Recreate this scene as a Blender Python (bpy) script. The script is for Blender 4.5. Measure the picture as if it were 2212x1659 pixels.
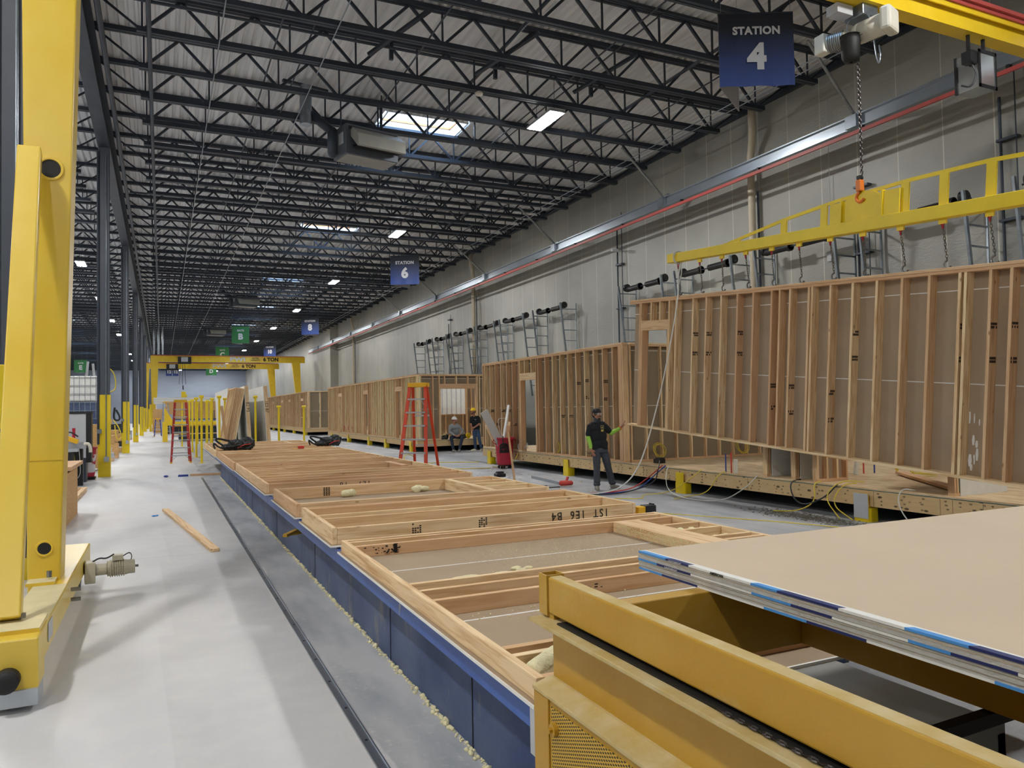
import bpy, bmesh, math, random
from mathutils import Vector, Matrix
random.seed(7)
PI = math.pi
for o in list(bpy.data.objects): bpy.data.objects.remove(o)
scn = bpy.context.scene
COL = scn.collection
# ------------------------------------------------------------------ camera
F_PX = 1620.0
R = Matrix(((0.90591471, -0.42307796, -0.01798856),
            (0.00327003, -0.03548937, 0.9993647),
            (-0.42344758, -0.90539801, -0.03076686)))   # world -> camera
cam_d = bpy.data.cameras.new('camera'); cam = bpy.data.objects.new('camera', cam_d)
COL.objects.link(cam)
cam_d.sensor_width = 36; cam_d.lens = F_PX / 2212 * 36; cam_d.clip_end = 400; cam_d.clip_start = 0.05
cam.matrix_world = Matrix.Translation((0, 0, 1.72)) @ R.transposed().to_4x4()
scn.camera = cam
# ------------------------------------------------------------------ world / exposure
w = bpy.data.worlds.new('world'); scn.world = w; w.use_nodes = True
bg = w.node_tree.nodes['Background']; bg.inputs[0].default_value = (.52, .72, 1, 1); bg.inputs[1].default_value = 4.5
scn.view_settings.view_transform = 'Standard'; scn.view_settings.look = 'None'
scn.view_settings.gamma = 1; scn.view_settings.use_curve_mapping = False
scn.view_settings.exposure = 1.72
LED_POWER = 105.0

# ------------------------------------------------------------------ materials
def lin(h):
    h = h.lstrip('#'); r = []
    for i in (0, 2, 4):
        c = int(h[i:i+2], 16) / 255
        r.append(c / 12.92 if c <= .04045 else ((c + .055) / 1.055) ** 2.4)
    return (*r, 1)
def nodes(name):
    m = bpy.data.materials.new(name); m.use_nodes = True
    nt = m.node_tree; return m, nt, nt.nodes['Principled BSDF'], nt.nodes.new, nt.links.new
def mat(name, c, rough=.5, metal=0., var=.12, scale=3., bump=0., bscale=40., c2=None, stretch=None, emis=0, spec=.5, cov=(.35, .7)):
    m, nt, b, N, L = nodes(name)
    b.inputs['Roughness'].default_value = rough; b.inputs['Metallic'].default_value = metal
    b.inputs['Specular IOR Level'].default_value = spec
    col = lin(c); tc = N('ShaderNodeTexCoord'); mp = N('ShaderNodeMapping'); L(tc.outputs['Object'], mp.inputs[0])
    if stretch: mp.inputs['Scale'].default_value = stretch
    n = N('ShaderNodeTexNoise'); n.inputs['Scale'].default_value = scale; n.inputs['Detail'].default_value = 5
    L(mp.outputs[0], n.inputs['Vector'])
    r = N('ShaderNodeValToRGB'); L(n.outputs[0], r.inputs[0])
    r.color_ramp.elements[0].position = cov[0]; r.color_ramp.elements[1].position = cov[1]
    d = lin(c2) if c2 else tuple(min(1, x * (1 + var)) for x in col[:3]) + (1,)
    e = col if c2 else tuple(x * (1 - var) for x in col[:3]) + (1,)
    r.color_ramp.elements[0].color = e; r.color_ramp.elements[1].color = d
    L(r.outputs[0], b.inputs['Base Color'])
    if bump:
        n2 = N('ShaderNodeTexNoise'); n2.inputs['Scale'].default_value = bscale; n2.inputs['Detail'].default_value = 4
        L(mp.outputs[0], n2.inputs['Vector'])
        bp = N('ShaderNodeBump'); bp.inputs['Strength'].default_value = bump; bp.inputs['Distance'].default_value = .01
        L(n2.outputs[0], bp.inputs['Height']); L(bp.outputs[0], b.inputs['Normal'])
    if emis:
        b.inputs['Emission Color'].default_value = col; b.inputs['Emission Strength'].default_value = emis
    return m
def wood(name, axis, ca, cb, cc, knots=True):
    """lumber with grain along one local axis, tone varies per board"""
    m, nt, b, N, L = nodes(name)
    b.inputs['Roughness'].default_value = .7
    tc = N('ShaderNodeTexCoord'); oi = N('ShaderNodeObjectInfo')
    mp = N('ShaderNodeMapping'); s = [1, 1, 1]; s[axis] = .06; mp.inputs['Scale'].default_value = s
    ad = N('ShaderNodeVectorMath'); ad.operation = 'ADD'
    mu = N('ShaderNodeVectorMath'); mu.operation = 'SCALE'; mu.inputs[0].default_value = (17, 31, 23); L(oi.outputs['Random'], mu.inputs['Scale'])
    L(tc.outputs['Object'], mp.inputs[0]); L(mp.outputs[0], ad.inputs[0]); L(mu.outputs[0], ad.inputs[1])
    n = N('ShaderNodeTexNoise'); n.inputs['Scale'].default_value = 34; n.inputs['Detail'].default_value = 3; n.inputs['Distortion'].default_value = .6
    L(ad.outputs[0], n.inputs['Vector'])
    r = N('ShaderNodeValToRGB'); L(n.outputs[0], r.inputs[0])
    r.color_ramp.elements[0].position = .30; r.color_ramp.elements[1].position = .56
    r.color_ramp.elements[0].color = lin(ca); r.color_ramp.elements[1].color = lin(cb)
    mx = N('ShaderNodeMix'); mx.data_type = 'RGBA'; mx.blend_type = 'MIX'
    mr = N('ShaderNodeMapRange'); L(oi.outputs['Random'], mr.inputs[0]); mr.inputs[4].default_value = .62
    L(mr.outputs[0], mx.inputs[0])
    mr.inputs[4].default_value = .85; L(r.outputs[0], mx.inputs[6]); mx.inputs[7].default_value = lin(cc)
    out = mx.outputs[2]
    if knots:
        mp2 = N('ShaderNodeMapping'); s2 = [1, 1, 1]; s2[axis] = .45; mp2.inputs['Scale'].default_value = s2
        ad2 = N('ShaderNodeVectorMath'); ad2.operation = 'ADD'; L(tc.outputs['Object'], mp2.inputs[0]); L(mp2.outputs[0], ad2.inputs[0]); L(mu.outputs[0], ad2.inputs[1])
        v = N('ShaderNodeTexVoronoi'); v.inputs['Scale'].default_value = 6.5; L(ad2.outputs[0], v.inputs['Vector'])
        r2 = N('ShaderNodeValToRGB'); L(v.outputs['Distance'], r2.inputs[0])
        r2.color_ramp.elements[0].position = .04; r2.color_ramp.elements[1].position = .10
        r2.color_ramp.elements[0].color = (.25, .16, .1, 1); r2.color_ramp.elements[1].color = (1, 1, 1, 1)
        m2 = N('ShaderNodeMix'); m2.data_type = 'RGBA'; m2.blend_type = 'MULTIPLY'; m2.inputs[0].default_value = .65
        L(out, m2.inputs[6]); L(r2.outputs[0], m2.inputs[7]); out = m2.outputs[2]
    L(out, b.inputs['Base Color'])
    bp = N('ShaderNodeBump'); bp.inputs['Strength'].default_value = .25; bp.inputs['Distance'].default_value = .004
    L(n.outputs[0], bp.inputs['Height']); L(bp.outputs[0], b.inputs['Normal'])
    return m
WD = [wood('lumber_grain_%s' % 'xyz'[i], i, 'C79C66', 'F0D8AC', 'C99A72') for i in range(3)]
M = dict(
 steel=mat('dark_grey_steel', '3A424E', .45, .3, .15, 2),
 column=mat('slate_painted_column', '4A505C', .5, 0, .08, 2),
 deck=mat('roof_deck_light_grey', 'E4E6E8', .6, 0, .1, .7, stretch=(3, .3, 1)),
 yellow=mat('yellow_paint', 'E4BE22', .32, 0, .05, 3, c2='ECCB34'),
 leg=mat('gantry_yellow_paint', 'DDBA30', .3, 0, .05, 1.2, .03, 60, c2='E3C654'),
 dusty=mat('dusty_yellow_paint', 'B58A22', .42, 0, .1, 2.2, .08, 60, c2='C29C40', cov=(.4,.8)),
 dustt=mat('dusty_yellow_top', 'BBA262', .75, 0, .1, 12, .2, 80, c2='C8B68A'),
 byellow=mat('bright_yellow_paint', 'E8CB1E', .4, 0, .05, 3),
 dkgap=mat('black_rubber', '101113', .6, 0, .1, 3),
 black=mat('black_plastic', '1B1C1F', .45, 0, .1, 6),
 galv=mat('galvanised_steel', '9AA3AC', .3, .85, .15, 6, stretch=(1, .15, 1)),
 rail=mat('aluminium_runway_rail', 'A9B2BC', .28, .8, .1, 3, .05, 20, stretch=(1, .2, 1)),
 red=mat('red_conductor_bar', 'B4504C', .45, 0, .06, 3),
 blue=mat('blue_painted_steel', '2B51A0', .42, 0, .15, 3, .1, 30, c2='3B63B0'),
 bluedust=mat('dusty_blue_steel', '34466E', .6, 0, .2, 1.6, .15, 40, c2='5E6C8A', cov=(.38, .75)),
 gray=mat('grey_concrete_slab', '8E8D88', .6, 0, .1, 2),
 paper=mat('kraft_back_drywall', 'A48F76', .85, 0, .06, 2),
 paperdark=mat('olive_kraft_back_drywall', '8A7A63', .85, 0, .07, 2),
 board=mat('beige_face_drywall', 'C9B69D', .75, 0, .03, 1.5),
 white=mat('white_gypsum_paper', 'E4E4E0', .8, 0, .04, 6),
 gyp=mat('grey_gypsum_core', 'B9B8B3', .9, 0, .08, 30, .4, 120),
 lblue=mat('light_blue_tape', '4A93D8', .6, 0, .03, 6), navy=mat('navy_tape', '1F2B63', .6, 0, .03, 6),
 foam=mat('pale_yellow_spray_foam', 'E2DAB0', .9, 0, .06, 12, .9, 45),
 osb=mat('strand_board', 'B98F58', .85, 0, .3, 26, .3, 60, c2='D9B27A'),
 rim=mat('plywood_rim_board', 'C9A878', .7, 0, .1, 5, stretch=(8, .5, 8), c2='D6BA8C'),
 ply=mat('plywood_deck', 'BFA27A', .75, 0, .1, 7, c2='DCC6A2', stretch=(1, .5, 1)),
 teal=mat('dark_teal_glue_line', '1E5A5C', .6, 0, .1, 8),
 ink=mat('black_ink', '1A1410', .8, 0, .05, 5), redink=mat('red_marker', 'B02A38', .8, 0, .05, 5),
 orange=mat('orange_fibreglass', 'D2421F', .42, 0, .06, 4), ltred=mat('red_fibreglass', 'B5302C', .45, 0, .06, 4),
 alu=mat('aluminium', 'B4BBC2', .38, .5, .06, 5),
 bin=mat('red_plastic_bin', 'B32238', .5, 0, .18, 4, .05, 30),
 pvc=mat('white_pvc_pipe', 'D5CFC0', .4, 0, .04, 4), pvcg=mat('beige_drain_pipe', 'C5BBA6', .4, 0, .04, 4),
 heater=mat('grey_heater_sheet', '5B626C', .5, .2, .06, 4), heatlt=mat('light_heater_sheet', '96968F', .5, .2, .06, 4),
 hoist=mat('pale_grey_hoist_paint', 'CFCCBE', .4, 0, .05, 4), motor=mat('beige_motor_paint', 'B9B49F', .5, 0, .08, 6),
 stainless=mat('stainless_plate', 'C5C7C6', .22, .9, .06, 3),
 chain=mat('dark_chain_steel', '3A3533', .4, .7, .1, 10), chrome=mat('zinc_chain_steel', '8C8C8A', .3, .9, .1, 10),
 hook=mat('orange_hook_paint', 'E07A2A', .4, 0, .05, 10), redlink=mat('red_link_paint', 'B0223A', .4, 0, .05, 10),
 ycord=mat('yellow_cord', 'D8C23A', .5, 0, .05, 10), wcord=mat('white_cord', 'CFCFC9', .5, 0, .05, 10),
 bcord=mat('black_cord', '22262B', .5, 0, .05, 10), rcord=mat('red_cord', 'C23A2E', .5, 0, .05, 10), blcord=mat('blue_cord', '27408F', .5, 0, .05, 10),
 skin=mat('skin', 'A8745A', .55, 0, .05, 8), hair=mat('black_hair', '17130F', .7, 0, .2, 60, .4, 200),
 shirt=mat('black_cotton', '14171C', .9, 0, .12, 8, .3, 60), hiviz=mat('lime_sleeve_fabric', '94C44C', .8, 0, .06, 9, .3, 50),
 jean=mat('charcoal_denim', '3F434B', .9, 0, .15, 9, .4, 40), bjean=mat('blue_denim', '3A4C66', .9, 0, .2, 9, .4, 40), njean=mat('navy_work_trousers', '2A3140', .9, 0, .2, 9, .4, 40),
 gshirt=mat('grey_knit', '85888A', .9, 0, .08, 9, .3, 50), gaiter=mat('dark_grey_gaiter', '363B45', .9, 0, .12, 12),
 boot=mat('grey_suede_boot', '8A857C', .8, 0, .15, 12), tan=mat('cream_trainer', 'CBC2AC', .7, 0, .06, 9), helmw=mat('white_hard_hat', 'E6E4DC', .35, 0, .02, 4), helmy=mat('yellow_hard_hat', 'EFC716', .35, 0, .02, 4),
 glove=mat('grey_work_glove', 'A5A7A8', .85, 0, .08, 20),
 backw=mat('blue_grey_back_wall', '8F98A8', .6, 0, .12, .25, stretch=(.6, 1, 2)),
 green=mat('green_banner', '2F7440', .6, 0, .04, 3), bwhite=mat('white_lettering', 'CACBCE', .7, 0, .02, 3),
 bback=mat('pale_grey_banner_back', 'B7B6BC', .7, 0, .03, 3),
 tank=mat('white_plastic_tank', 'D9DAD6', .45, 0, .04, 4), dkgreen=mat('dark_green_rack', '2E4A40', .5, 0, .05, 4),
 cab=mat('pale_grey_cabinet', 'B9BCC0', .45, 0, .03, 3), tool=mat('tool_yellow_plastic', 'E9B21E', .45, 0, .04, 5),
 binw=mat('paint_spattered_white', 'D5D0CE', .6, 0, .1, 5, c2='B3263A', cov=(.55, .58)),
 hose=mat('teal_hose', '1E6470', .45, 0, .1, 5), gold=mat('gold_print', 'B9A04A', .6, 0, .1, 9),
 dirt=mat('grey_debris', '7F7A6E', .95, 0, .35, 30, 1, 60), brownwood=mat('brown_stained_wood', '8E6B3E', .6, 0, .15, 12), dustl=mat('cream_dust', 'D8CBA0', .85, 0, .08, 6), orwood=mat('orange_wood_trim', 'D98A55', .7, 0, .05, 4),
)
def floor_mat():
    m, nt, b, N, L = nodes('polished_concrete')
    tc = N('ShaderNodeTexCoord'); sep = N('ShaderNodeSeparateXYZ'); L(tc.outputs['Object'], sep.inputs[0])
    def noise(s, st, d=6):
        mp = N('ShaderNodeMapping'); mp.inputs['Scale'].default_value = st; L(tc.outputs['Object'], mp.inputs[0])
        n = N('ShaderNodeTexNoise'); n.inputs['Scale'].default_value = s; n.inputs['Detail'].default_value = d; L(mp.outputs[0], n.inputs['Vector']); return n.outputs[0]
    def ramp(src, p0, p1, c0, c1):
        r = N('ShaderNodeValToRGB'); L(src, r.inputs[0]); r.color_ramp.elements[0].position = p0; r.color_ramp.elements[1].position = p1
        r.color_ramp.elements[0].color = c0; r.color_ramp.elements[1].color = c1; return r.outputs[0]
    def mix(f, a, c):
        x = N('ShaderNodeMix'); x.data_type = 'RGBA'
        if hasattr(f, 'links'): L(f, x.inputs[0])
        else: x.inputs[0].default_value = f
        for s_, v in ((6, a), (7, c)):
            if hasattr(v, 'links'): L(v, x.inputs[s_])
            else: x.inputs[s_].default_value = v
        return x.outputs[2]
    def mth(op, a, c):
        x = N('ShaderNodeMath'); x.operation = op; x.use_clamp = False
        for i, v in enumerate((a, c)):
            if hasattr(v, 'links'): L(v, x.inputs[i])
            else: x.inputs[i].default_value = v
        return x.outputs[0]
    base = ramp(noise(.5, (1, .5, 1)), .35, .68, lin('BDBDC0'), lin('D2D0CF'))
    base = mix(ramp(noise(4, (1, 1, 1)), .45, .75, (0, 0, 0, 1), (.35, .35, .35, 1)), base, lin('DEDBD7'))
    wob = mth('MULTIPLY', mth('SUBTRACT', noise(2.2, (1, .5, 1)), .5), .34)
    xs = mth('ADD', sep.outputs[0], wob)
    # worn darker lane along the blue table, and bluish dusty aisle by the modules
    clean = ramp(mth('ADD', sep.outputs[0], mth('MULTIPLY', mth('SUBTRACT', mth('FRACT', mth('MULTIPLY', sep.outputs[1], .31), 0), .5), .12)), .02, .035, (.32, .32, .32, 1), (0, 0, 0, 1))
    base = mix(clean, base, lin('DAD9DA'))
    lane = mth('MULTIPLY', ramp(xs, .985, 1.01, (0, 0, 0, 1), (1, 1, 1, 1)), ramp(noise(3, (1.4, .35, 1)), .25, .6, (1, 1, 1, 1), (.3, .3, .3, 1)))
    base = mix(lane, base, lin('8D939A'))
    aisle = mth('MULTIPLY', ramp(mth('MULTIPLY', xs, .1), .46, .5, (0, 0, 0, 1), (1, 1, 1, 1)), ramp(noise(.9, (1, .3, 1)), .3, .62, (.85, .85, .85, 1), (.1, .1, .1, 1)))
    base = mix(aisle, base, lin('8A8D92'))
    dust = mth('MULTIPLY', ramp(noise(26, (1, 1, 1), 8), .56, .66, (0, 0, 0, 1), (1, 1, 1, 1)), ramp(noise(1.1, (1, 1, 1)), .45, .6, (0, 0, 0, 1), (.5, .5, .5, 1)))
    base = mix(dust, base, lin('D6D2C6'))
    jx = mth('LESS_THAN', mth('ABSOLUTE', mth('SUBTRACT', mth('FRACT', mth('MULTIPLY', mth('ADD', sep.outputs[1], 2.), .125), 0), .5), 0), .0006)
    base = mix(mth('MULTIPLY', jx, .6), base, lin('6E7074'))
    L(base, b.inputs['Base Color'])
    L(ramp(noise(1.5, (1, .6, 1)), .3, .7, (.38, .38, .38, 1), (.62, .62, .62, 1)), b.inputs['Roughness'])
    bp = N('ShaderNodeBump'); bp.inputs['Strength'].default_value = .06; bp.inputs['Distance'].default_value = .01
    L(noise(60, (1, 1, 1)), bp.inputs['Height']); L(bp.outputs[0], b.inputs['Normal'])
    return m
def wall_mat():
    """insulated wall panels: 1.09 m wide with pale vertical seams, crinkled skin"""
    m, nt, b, N, L = nodes('insulated_wall_panel')
    tc = N('ShaderNodeTexCoord'); sep = N('ShaderNodeSeparateXYZ'); L(tc.outputs['Object'], sep.inputs[0])
    def mth(op, a, c=0.):
        x = N('ShaderNodeMath'); x.operation = op
        for i, v in enumerate((a, c)):
            if hasattr(v, 'links'): L(v, x.inputs[i])
            else: x.inputs[i].default_value = v
        return x.outputs[0]
    fr = mth('FRACT', mth('MULTIPLY', mth('ADD', sep.outputs[1], 100.73), 1 / 1.09))
    seam = mth('LESS_THAN', fr, .022)
    fr2 = mth('FRACT', mth('MULTIPLY', mth('ADD', sep.outputs[1], 100.73), 1 / 1.09))
    n = N('ShaderNodeTexNoise'); n.inputs['Scale'].default_value = .5; n.inputs['Detail'].default_value = 3; L(tc.outputs['Object'], n.inputs['Vector'])
    r = N('ShaderNodeValToRGB'); L(n.outputs[0], r.inputs[0]); r.color_ramp.elements[0].color = lin('96968F'); r.color_ramp.elements[1].color = lin('A5A59D')
    r.color_ramp.elements[0].position = .35; r.color_ramp.elements[1].position = .65
    x = N('ShaderNodeMix'); x.data_type = 'RGBA'; L(seam, x.inputs[0]); L(r.outputs[0], x.inputs[6]); x.inputs[7].default_value = lin('C6C4B8')
    L(x.outputs[2], b.inputs['Base Color']); b.inputs['Roughness'].default_value = .42
    mp = N('ShaderNodeMapping'); mp.inputs['Scale'].default_value = (1, .6, 2.2); L(tc.outputs['Object'], mp.inputs[0])
    n2 = N('ShaderNodeTexNoise'); n2.inputs['Scale'].default_value = 6; n2.inputs['Detail'].default_value = 4; n2.inputs['Distortion'].default_value = 1.5; L(mp.outputs[0], n2.inputs['Vector'])
    bp = N('ShaderNodeBump'); bp.inputs['Strength'].default_value = .35; bp.inputs['Distance'].default_value = .02
    L(n2.outputs[0], bp.inputs['Height']); L(bp.outputs[0], b.inputs['Normal'])
    return m
def banner_mat():
    m, nt, b, N, L = nodes('navy_to_blue_banner_print')
    tc = N('ShaderNodeTexCoord'); sep = N('ShaderNodeSeparateXYZ'); L(tc.outputs['Object'], sep.inputs[0])
    mr = N('ShaderNodeMapRange'); L(sep.outputs[2], mr.inputs[0]); mr.inputs[1].default_value = -1.42; mr.inputs[2].default_value = 0
    r = N('ShaderNodeValToRGB'); L(mr.outputs[0], r.inputs[0])
    r.color_ramp.elements[0].color = lin('2A4488'); r.color_ramp.elements[1].color = lin('181E2A'); r.color_ramp.elements[1].position = .8
    L(r.outputs[0], b.inputs['Base Color']); b.inputs['Roughness'].default_value = .6
    return m
def glass_mat():
    m, nt, b, N, L = nodes('skylight_dome_glazing')
    b.inputs['Base Color'].default_value = (.93, .97, 1, 1); b.inputs['Roughness'].default_value = .25
    b.inputs['Transmission Weight'].default_value = 1; b.inputs['IOR'].default_value = 1.02
    return m
def mesh_mat():
    """expanded metal: slanted slot pattern, dark holes"""
    m, nt, b, N, L = nodes('yellow_expanded_metal')
    tc = N('ShaderNodeTexCoord'); mp = N('ShaderNodeMapping'); mp.inputs['Scale'].default_value = (1, 60, 110); L(tc.outputs['Object'], mp.inputs[0])
    br = N('ShaderNodeTexVoronoi'); br.feature = 'F1'; br.inputs['Randomness'].default_value = 0; br.inputs['Scale'].default_value = 1
    mp2 = N('ShaderNodeMapping'); mp2.inputs['Rotation'].default_value = (.6, 0, 0); L(mp.outputs[0], mp2.inputs[0]); L(mp2.outputs[0], br.inputs['Vector'])
    r = N('ShaderNodeValToRGB'); L(br.outputs['Distance'], r.inputs[0]); r.color_ramp.elements[0].position = .30; r.color_ramp.elements[1].position = .38
    r.color_ramp.elements[0].color = lin('2A220C'); r.color_ramp.elements[1].color = lin('CBA43C')
    L(r.outputs[0], b.inputs['Base Color']); b.inputs['Roughness'].default_value = .6
    return m
def rim_mat():
    """module rim beam: plywood with nail marks stamped in little groups"""
    m, nt, b, N, L = nodes('stamped_rim_board')
    tc = N('ShaderNodeTexCoord'); mp = N('ShaderNodeMapping'); mp.inputs['Scale'].default_value = (1, 4.2, 9); L(tc.outputs['Object'], mp.inputs[0])
    v = N('ShaderNodeTexVoronoi'); v.inputs['Scale'].default_value = 1; v.inputs['Randomness'].default_value = .45; L(mp.outputs[0], v.inputs['Vector'])
    n = N('ShaderNodeTexNoise'); n.inputs['Scale'].default_value = 9; mp2 = N('ShaderNodeMapping'); mp2.inputs['Scale'].default_value = (1, .4, 4); L(tc.outputs['Object'], mp2.inputs[0]); L(mp2.outputs[0], n.inputs['Vector'])
    r = N('ShaderNodeValToRGB'); L(n.outputs[0], r.inputs[0]); r.color_ramp.elements[0].color = lin('C4A472'); r.color_ramp.elements[1].color = lin('DCC092')
    r2 = N('ShaderNodeValToRGB'); L(v.outputs['Distance'], r2.inputs[0]); r2.color_ramp.elements[0].position = .13; r2.color_ramp.elements[1].position = .19
    r2.color_ramp.elements[0].color = (.05, .03, .02, 1); r2.color_ramp.elements[1].color = (1, 1, 1, 1)
    x = N('ShaderNodeMix'); x.data_type = 'RGBA'; x.blend_type = 'MULTIPLY'; x.inputs[0].default_value = .85; L(r.outputs[0], x.inputs[6]); L(r2.outputs[0], x.inputs[7])
    L(x.outputs[2], b.inputs['Base Color']); b.inputs['Roughness'].default_value = .7
    return m
def net_mat():
    m, nt, b, N, L = nodes('led_lens'); b.inputs['Base Color'].default_value = (1, 1, 1, 1)
    b.inputs['Emission Color'].default_value = (1, .985, .955, 1); b.inputs['Emission Strength'].default_value = LED_POWER
    return m
def lens_mat():
    m, nt, b, N, L = nodes('clear_plastic_lens'); b.inputs['Base Color'].default_value = (.9, .95, 1, 1); b.inputs['Alpha'].default_value = .22; b.inputs['Roughness'].default_value = .1; return m
def streaks(m, colr, sc, st, lo, hi, amt):
    """splashes of dried foam dust with their own outlines"""
    nt = m.node_tree; N = nt.nodes.new; L = nt.links.new; b = nt.nodes['Principled BSDF']; src = b.inputs['Base Color'].links[0].from_socket
    tc = N('ShaderNodeTexCoord'); mp = N('ShaderNodeMapping'); mp.inputs['Scale'].default_value = st; L(tc.outputs['Object'], mp.inputs[0])
    n = N('ShaderNodeTexNoise'); n.inputs['Scale'].default_value = sc; n.inputs['Detail'].default_value = 8; n.inputs['Roughness'].default_value = .75; L(mp.outputs[0], n.inputs['Vector'])
    r = N('ShaderNodeValToRGB'); L(n.outputs[0], r.inputs[0]); r.color_ramp.elements[0].position = lo; r.color_ramp.elements[1].position = hi; r.color_ramp.elements[1].color = (amt, amt, amt, 1)
    x = N('ShaderNodeMix'); x.data_type = 'RGBA'; L(r.outputs[0], x.inputs[0]); L(src, x.inputs[6]); x.inputs[7].default_value = lin(colr); L(x.outputs[2], b.inputs['Base Color'])
streaks(M['bluedust'], 'A79F72', 1.3, (1, 1.3, .5), .56, .72, .75); streaks(M['bluedust'], '9AA3B4', 9, (1, .5, 1), .62, .74, .5)
streaks(M['blue'], 'CFC88F', 1.1, (1, 1.6, .6), .64, .70, .8); streaks(M['dusty'], 'CDB98A', 2.2, (1, .6, 1), .56, .78, .55)
M.update(lens=lens_mat(), floor=floor_mat(), wall=wall_mat(), banner=banner_mat(), glass=glass_mat(), grille=mesh_mat(), srim=rim_mat(), led=net_mat())
streaks(M['floor'], 'DDD8CC', 3.1, (1, .5, 1), .60, .68, .3)

# ------------------------------------------------------------------ mesh helpers
class MB:
    def __init__(s): s.b = bmesh.new()
    def box(s, lo, hi, rot=None, at=None):
        lo, hi = Vector(lo), Vector(hi); c = (lo + hi) / 2; d = hi - lo
        if rot is None:
            vs = [s.b.verts.new((c.x + a * d.x / 2, c.y + b_ * d.y / 2, c.z + e * d.z / 2)) for a in (-1, 1) for b_ in (-1, 1) for e in (-1, 1)]
            for f in ((0, 1, 3, 2), (4, 6, 7, 5), (0, 4, 5, 1), (2, 3, 7, 6), (0, 2, 6, 4), (1, 5, 7, 3)): s.b.faces.new([vs[i] for i in f])
            return s
        m = Matrix.Translation(c) @ Matrix.Diagonal((*d, 1))
        if rot is not None: m = Matrix.Translation(at if at is not None else c) @ rot.to_4x4() @ Matrix.Translation(-(Vector(at) if at is not None else c)) @ m
        bmesh.ops.create_cube(s.b, size=1, matrix=m); return s
    def bar(s, a, b, w, h=None, up=(0, 0, 1)):
        a, b = Vector(a), Vector(b); d = b - a; L = d.length; z = d.normalized(); u = Vector(up)
        if abs(z.dot(u)) > .98: u = Vector((0, 1, 0))
        x = u.cross(z).normalized(); y = z.cross(x)
        rot = Matrix((x, y, z)).transposed().to_4x4()
        bmesh.ops.create_cube(s.b, size=1, matrix=Matrix.Translation((a + b) / 2) @ rot @ Matrix.Diagonal((w, h or w, L, 1))); return s
    def tube(s, a, b, r, r2=None, n=12, caps=True):
        a, b = Vector(a), Vector(b); d = b - a
        q = d.to_track_quat('Z', 'Y').to_matrix().to_4x4()
        bmesh.ops.create_cone(s.b, cap_ends=caps, cap_tris=False, segments=n, radius1=r, radius2=r if r2 is None else r2, depth=d.length, matrix=Matrix.Translation((a + b) / 2) @ q); return s
    def path(s, pts, r, n=6, smooth=0):
        pts = [Vector(p) for p in pts]
        if smooth:
            for _ in range(smooth):
                q = [pts[0]]
                for i in range(len(pts) - 1):
                    q += [pts[i] * .75 + pts[i+1] * .25, pts[i] * .25 + pts[i+1] * .75]
                pts = q + [pts[-1]]
        rings = []; up = Vector((0.13, .21, .97)).normalized()
        for i, p in enumerate(pts):
            t = (pts[min(i+1, len(pts)-1)] - pts[max(i-1, 0)]).normalized()
            x = t.cross(up)
            if x.length < .05: x = t.cross(Vector((1, 0, 0)))
            x.normalize(); y = t.cross(x)
            rings.append([s.b.verts.new(p + (x * math.cos(2*PI*k/n) + y * math.sin(2*PI*k/n)) * r) for k in range(n)])
        for i in range(len(rings) - 1):
            for k in range(n):
                s.b.faces.new((rings[i][k], rings[i][(k+1) % n], rings[i+1][(k+1) % n], rings[i+1][k]))
        s.b.faces.new(rings[0]); s.b.faces.new(rings[-1][::-1]); return s
    def sph(s, c, r, n=12, rot=None):
        r = (r, r, r) if not hasattr(r, '__len__') else r
        m = Matrix.Translation(c)
        if rot is not None: m = m @ rot.to_4x4()
        bmesh.ops.create_uvsphere(s.b, u_segments=n, v_segments=max(6, n * 2 // 3), radius=1, matrix=m @ Matrix.Diagonal((*r, 1))); return s
    def ball(s, c, r, st=1.0):
        t = 1.618; P = [(-1,t,0),(1,t,0),(-1,-t,0),(1,-t,0),(0,-1,t),(0,1,t),(0,-1,-t),(0,1,-t),(t,0,-1),(t,0,1),(-t,0,-1),(-t,0,1)]
        Fc = [(0,11,5),(0,5,1),(0,1,7),(0,7,10),(0,10,11),(1,5,9),(5,11,4),(11,10,2),(10,7,6),(7,1,8),(3,9,4),(3,4,2),(3,2,6),(3,6,8),(3,8,9),(4,9,5),(2,4,11),(6,2,10),(8,6,7),(9,8,1)]
        rx, ry, rz = r if hasattr(r, '__len__') else (r, r, r)
        vs = [s.b.verts.new((c[0] + p[0] * rx / 1.9, c[1] + p[1] * ry / 1.9, c[2] + p[2] * rz / 1.9)) for p in P]
        for f in Fc: s.b.faces.new([vs[i] for i in f])
        return s
    def cap(s, a, ra, b, rb, n=12):
        s.sph(a, ra, n); s.sph(b, rb, n); s.tube(a, b, ra, rb, n); return s
    def torus(s, c, R_, r, axis=(0, 0, 1), n=16, k=6, ellip=1.0, a0=0, a1=2*PI):
        q = Vector(axis).to_track_quat('Z', 'Y').to_matrix()
        full = abs(a1 - a0 - 2*PI) < 1e-4; cnt = n if full else n + 1; rings = []
        for i in range(cnt):
            a = a0 + (a1 - a0) * i / n; d = Vector((math.cos(a), math.sin(a) * ellip, 0)); cc = d * R_
            nn = Vector((math.cos(a), math.sin(a), 0))
            rings.append([s.b.verts.new(Vector(c) + q @ (cc + (nn * math.cos(2*PI*j/k) + Vector((0, 0, 1)) * math.sin(2*PI*j/k)) * r)) for j in range(k)])
        for i in range(cnt if full else cnt - 1):
            A, B = rings[i], rings[(i+1) % cnt]
            for j in range(k): s.b.faces.new((A[j], A[(j+1) % k], B[(j+1) % k], B[j]))
        return s
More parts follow.
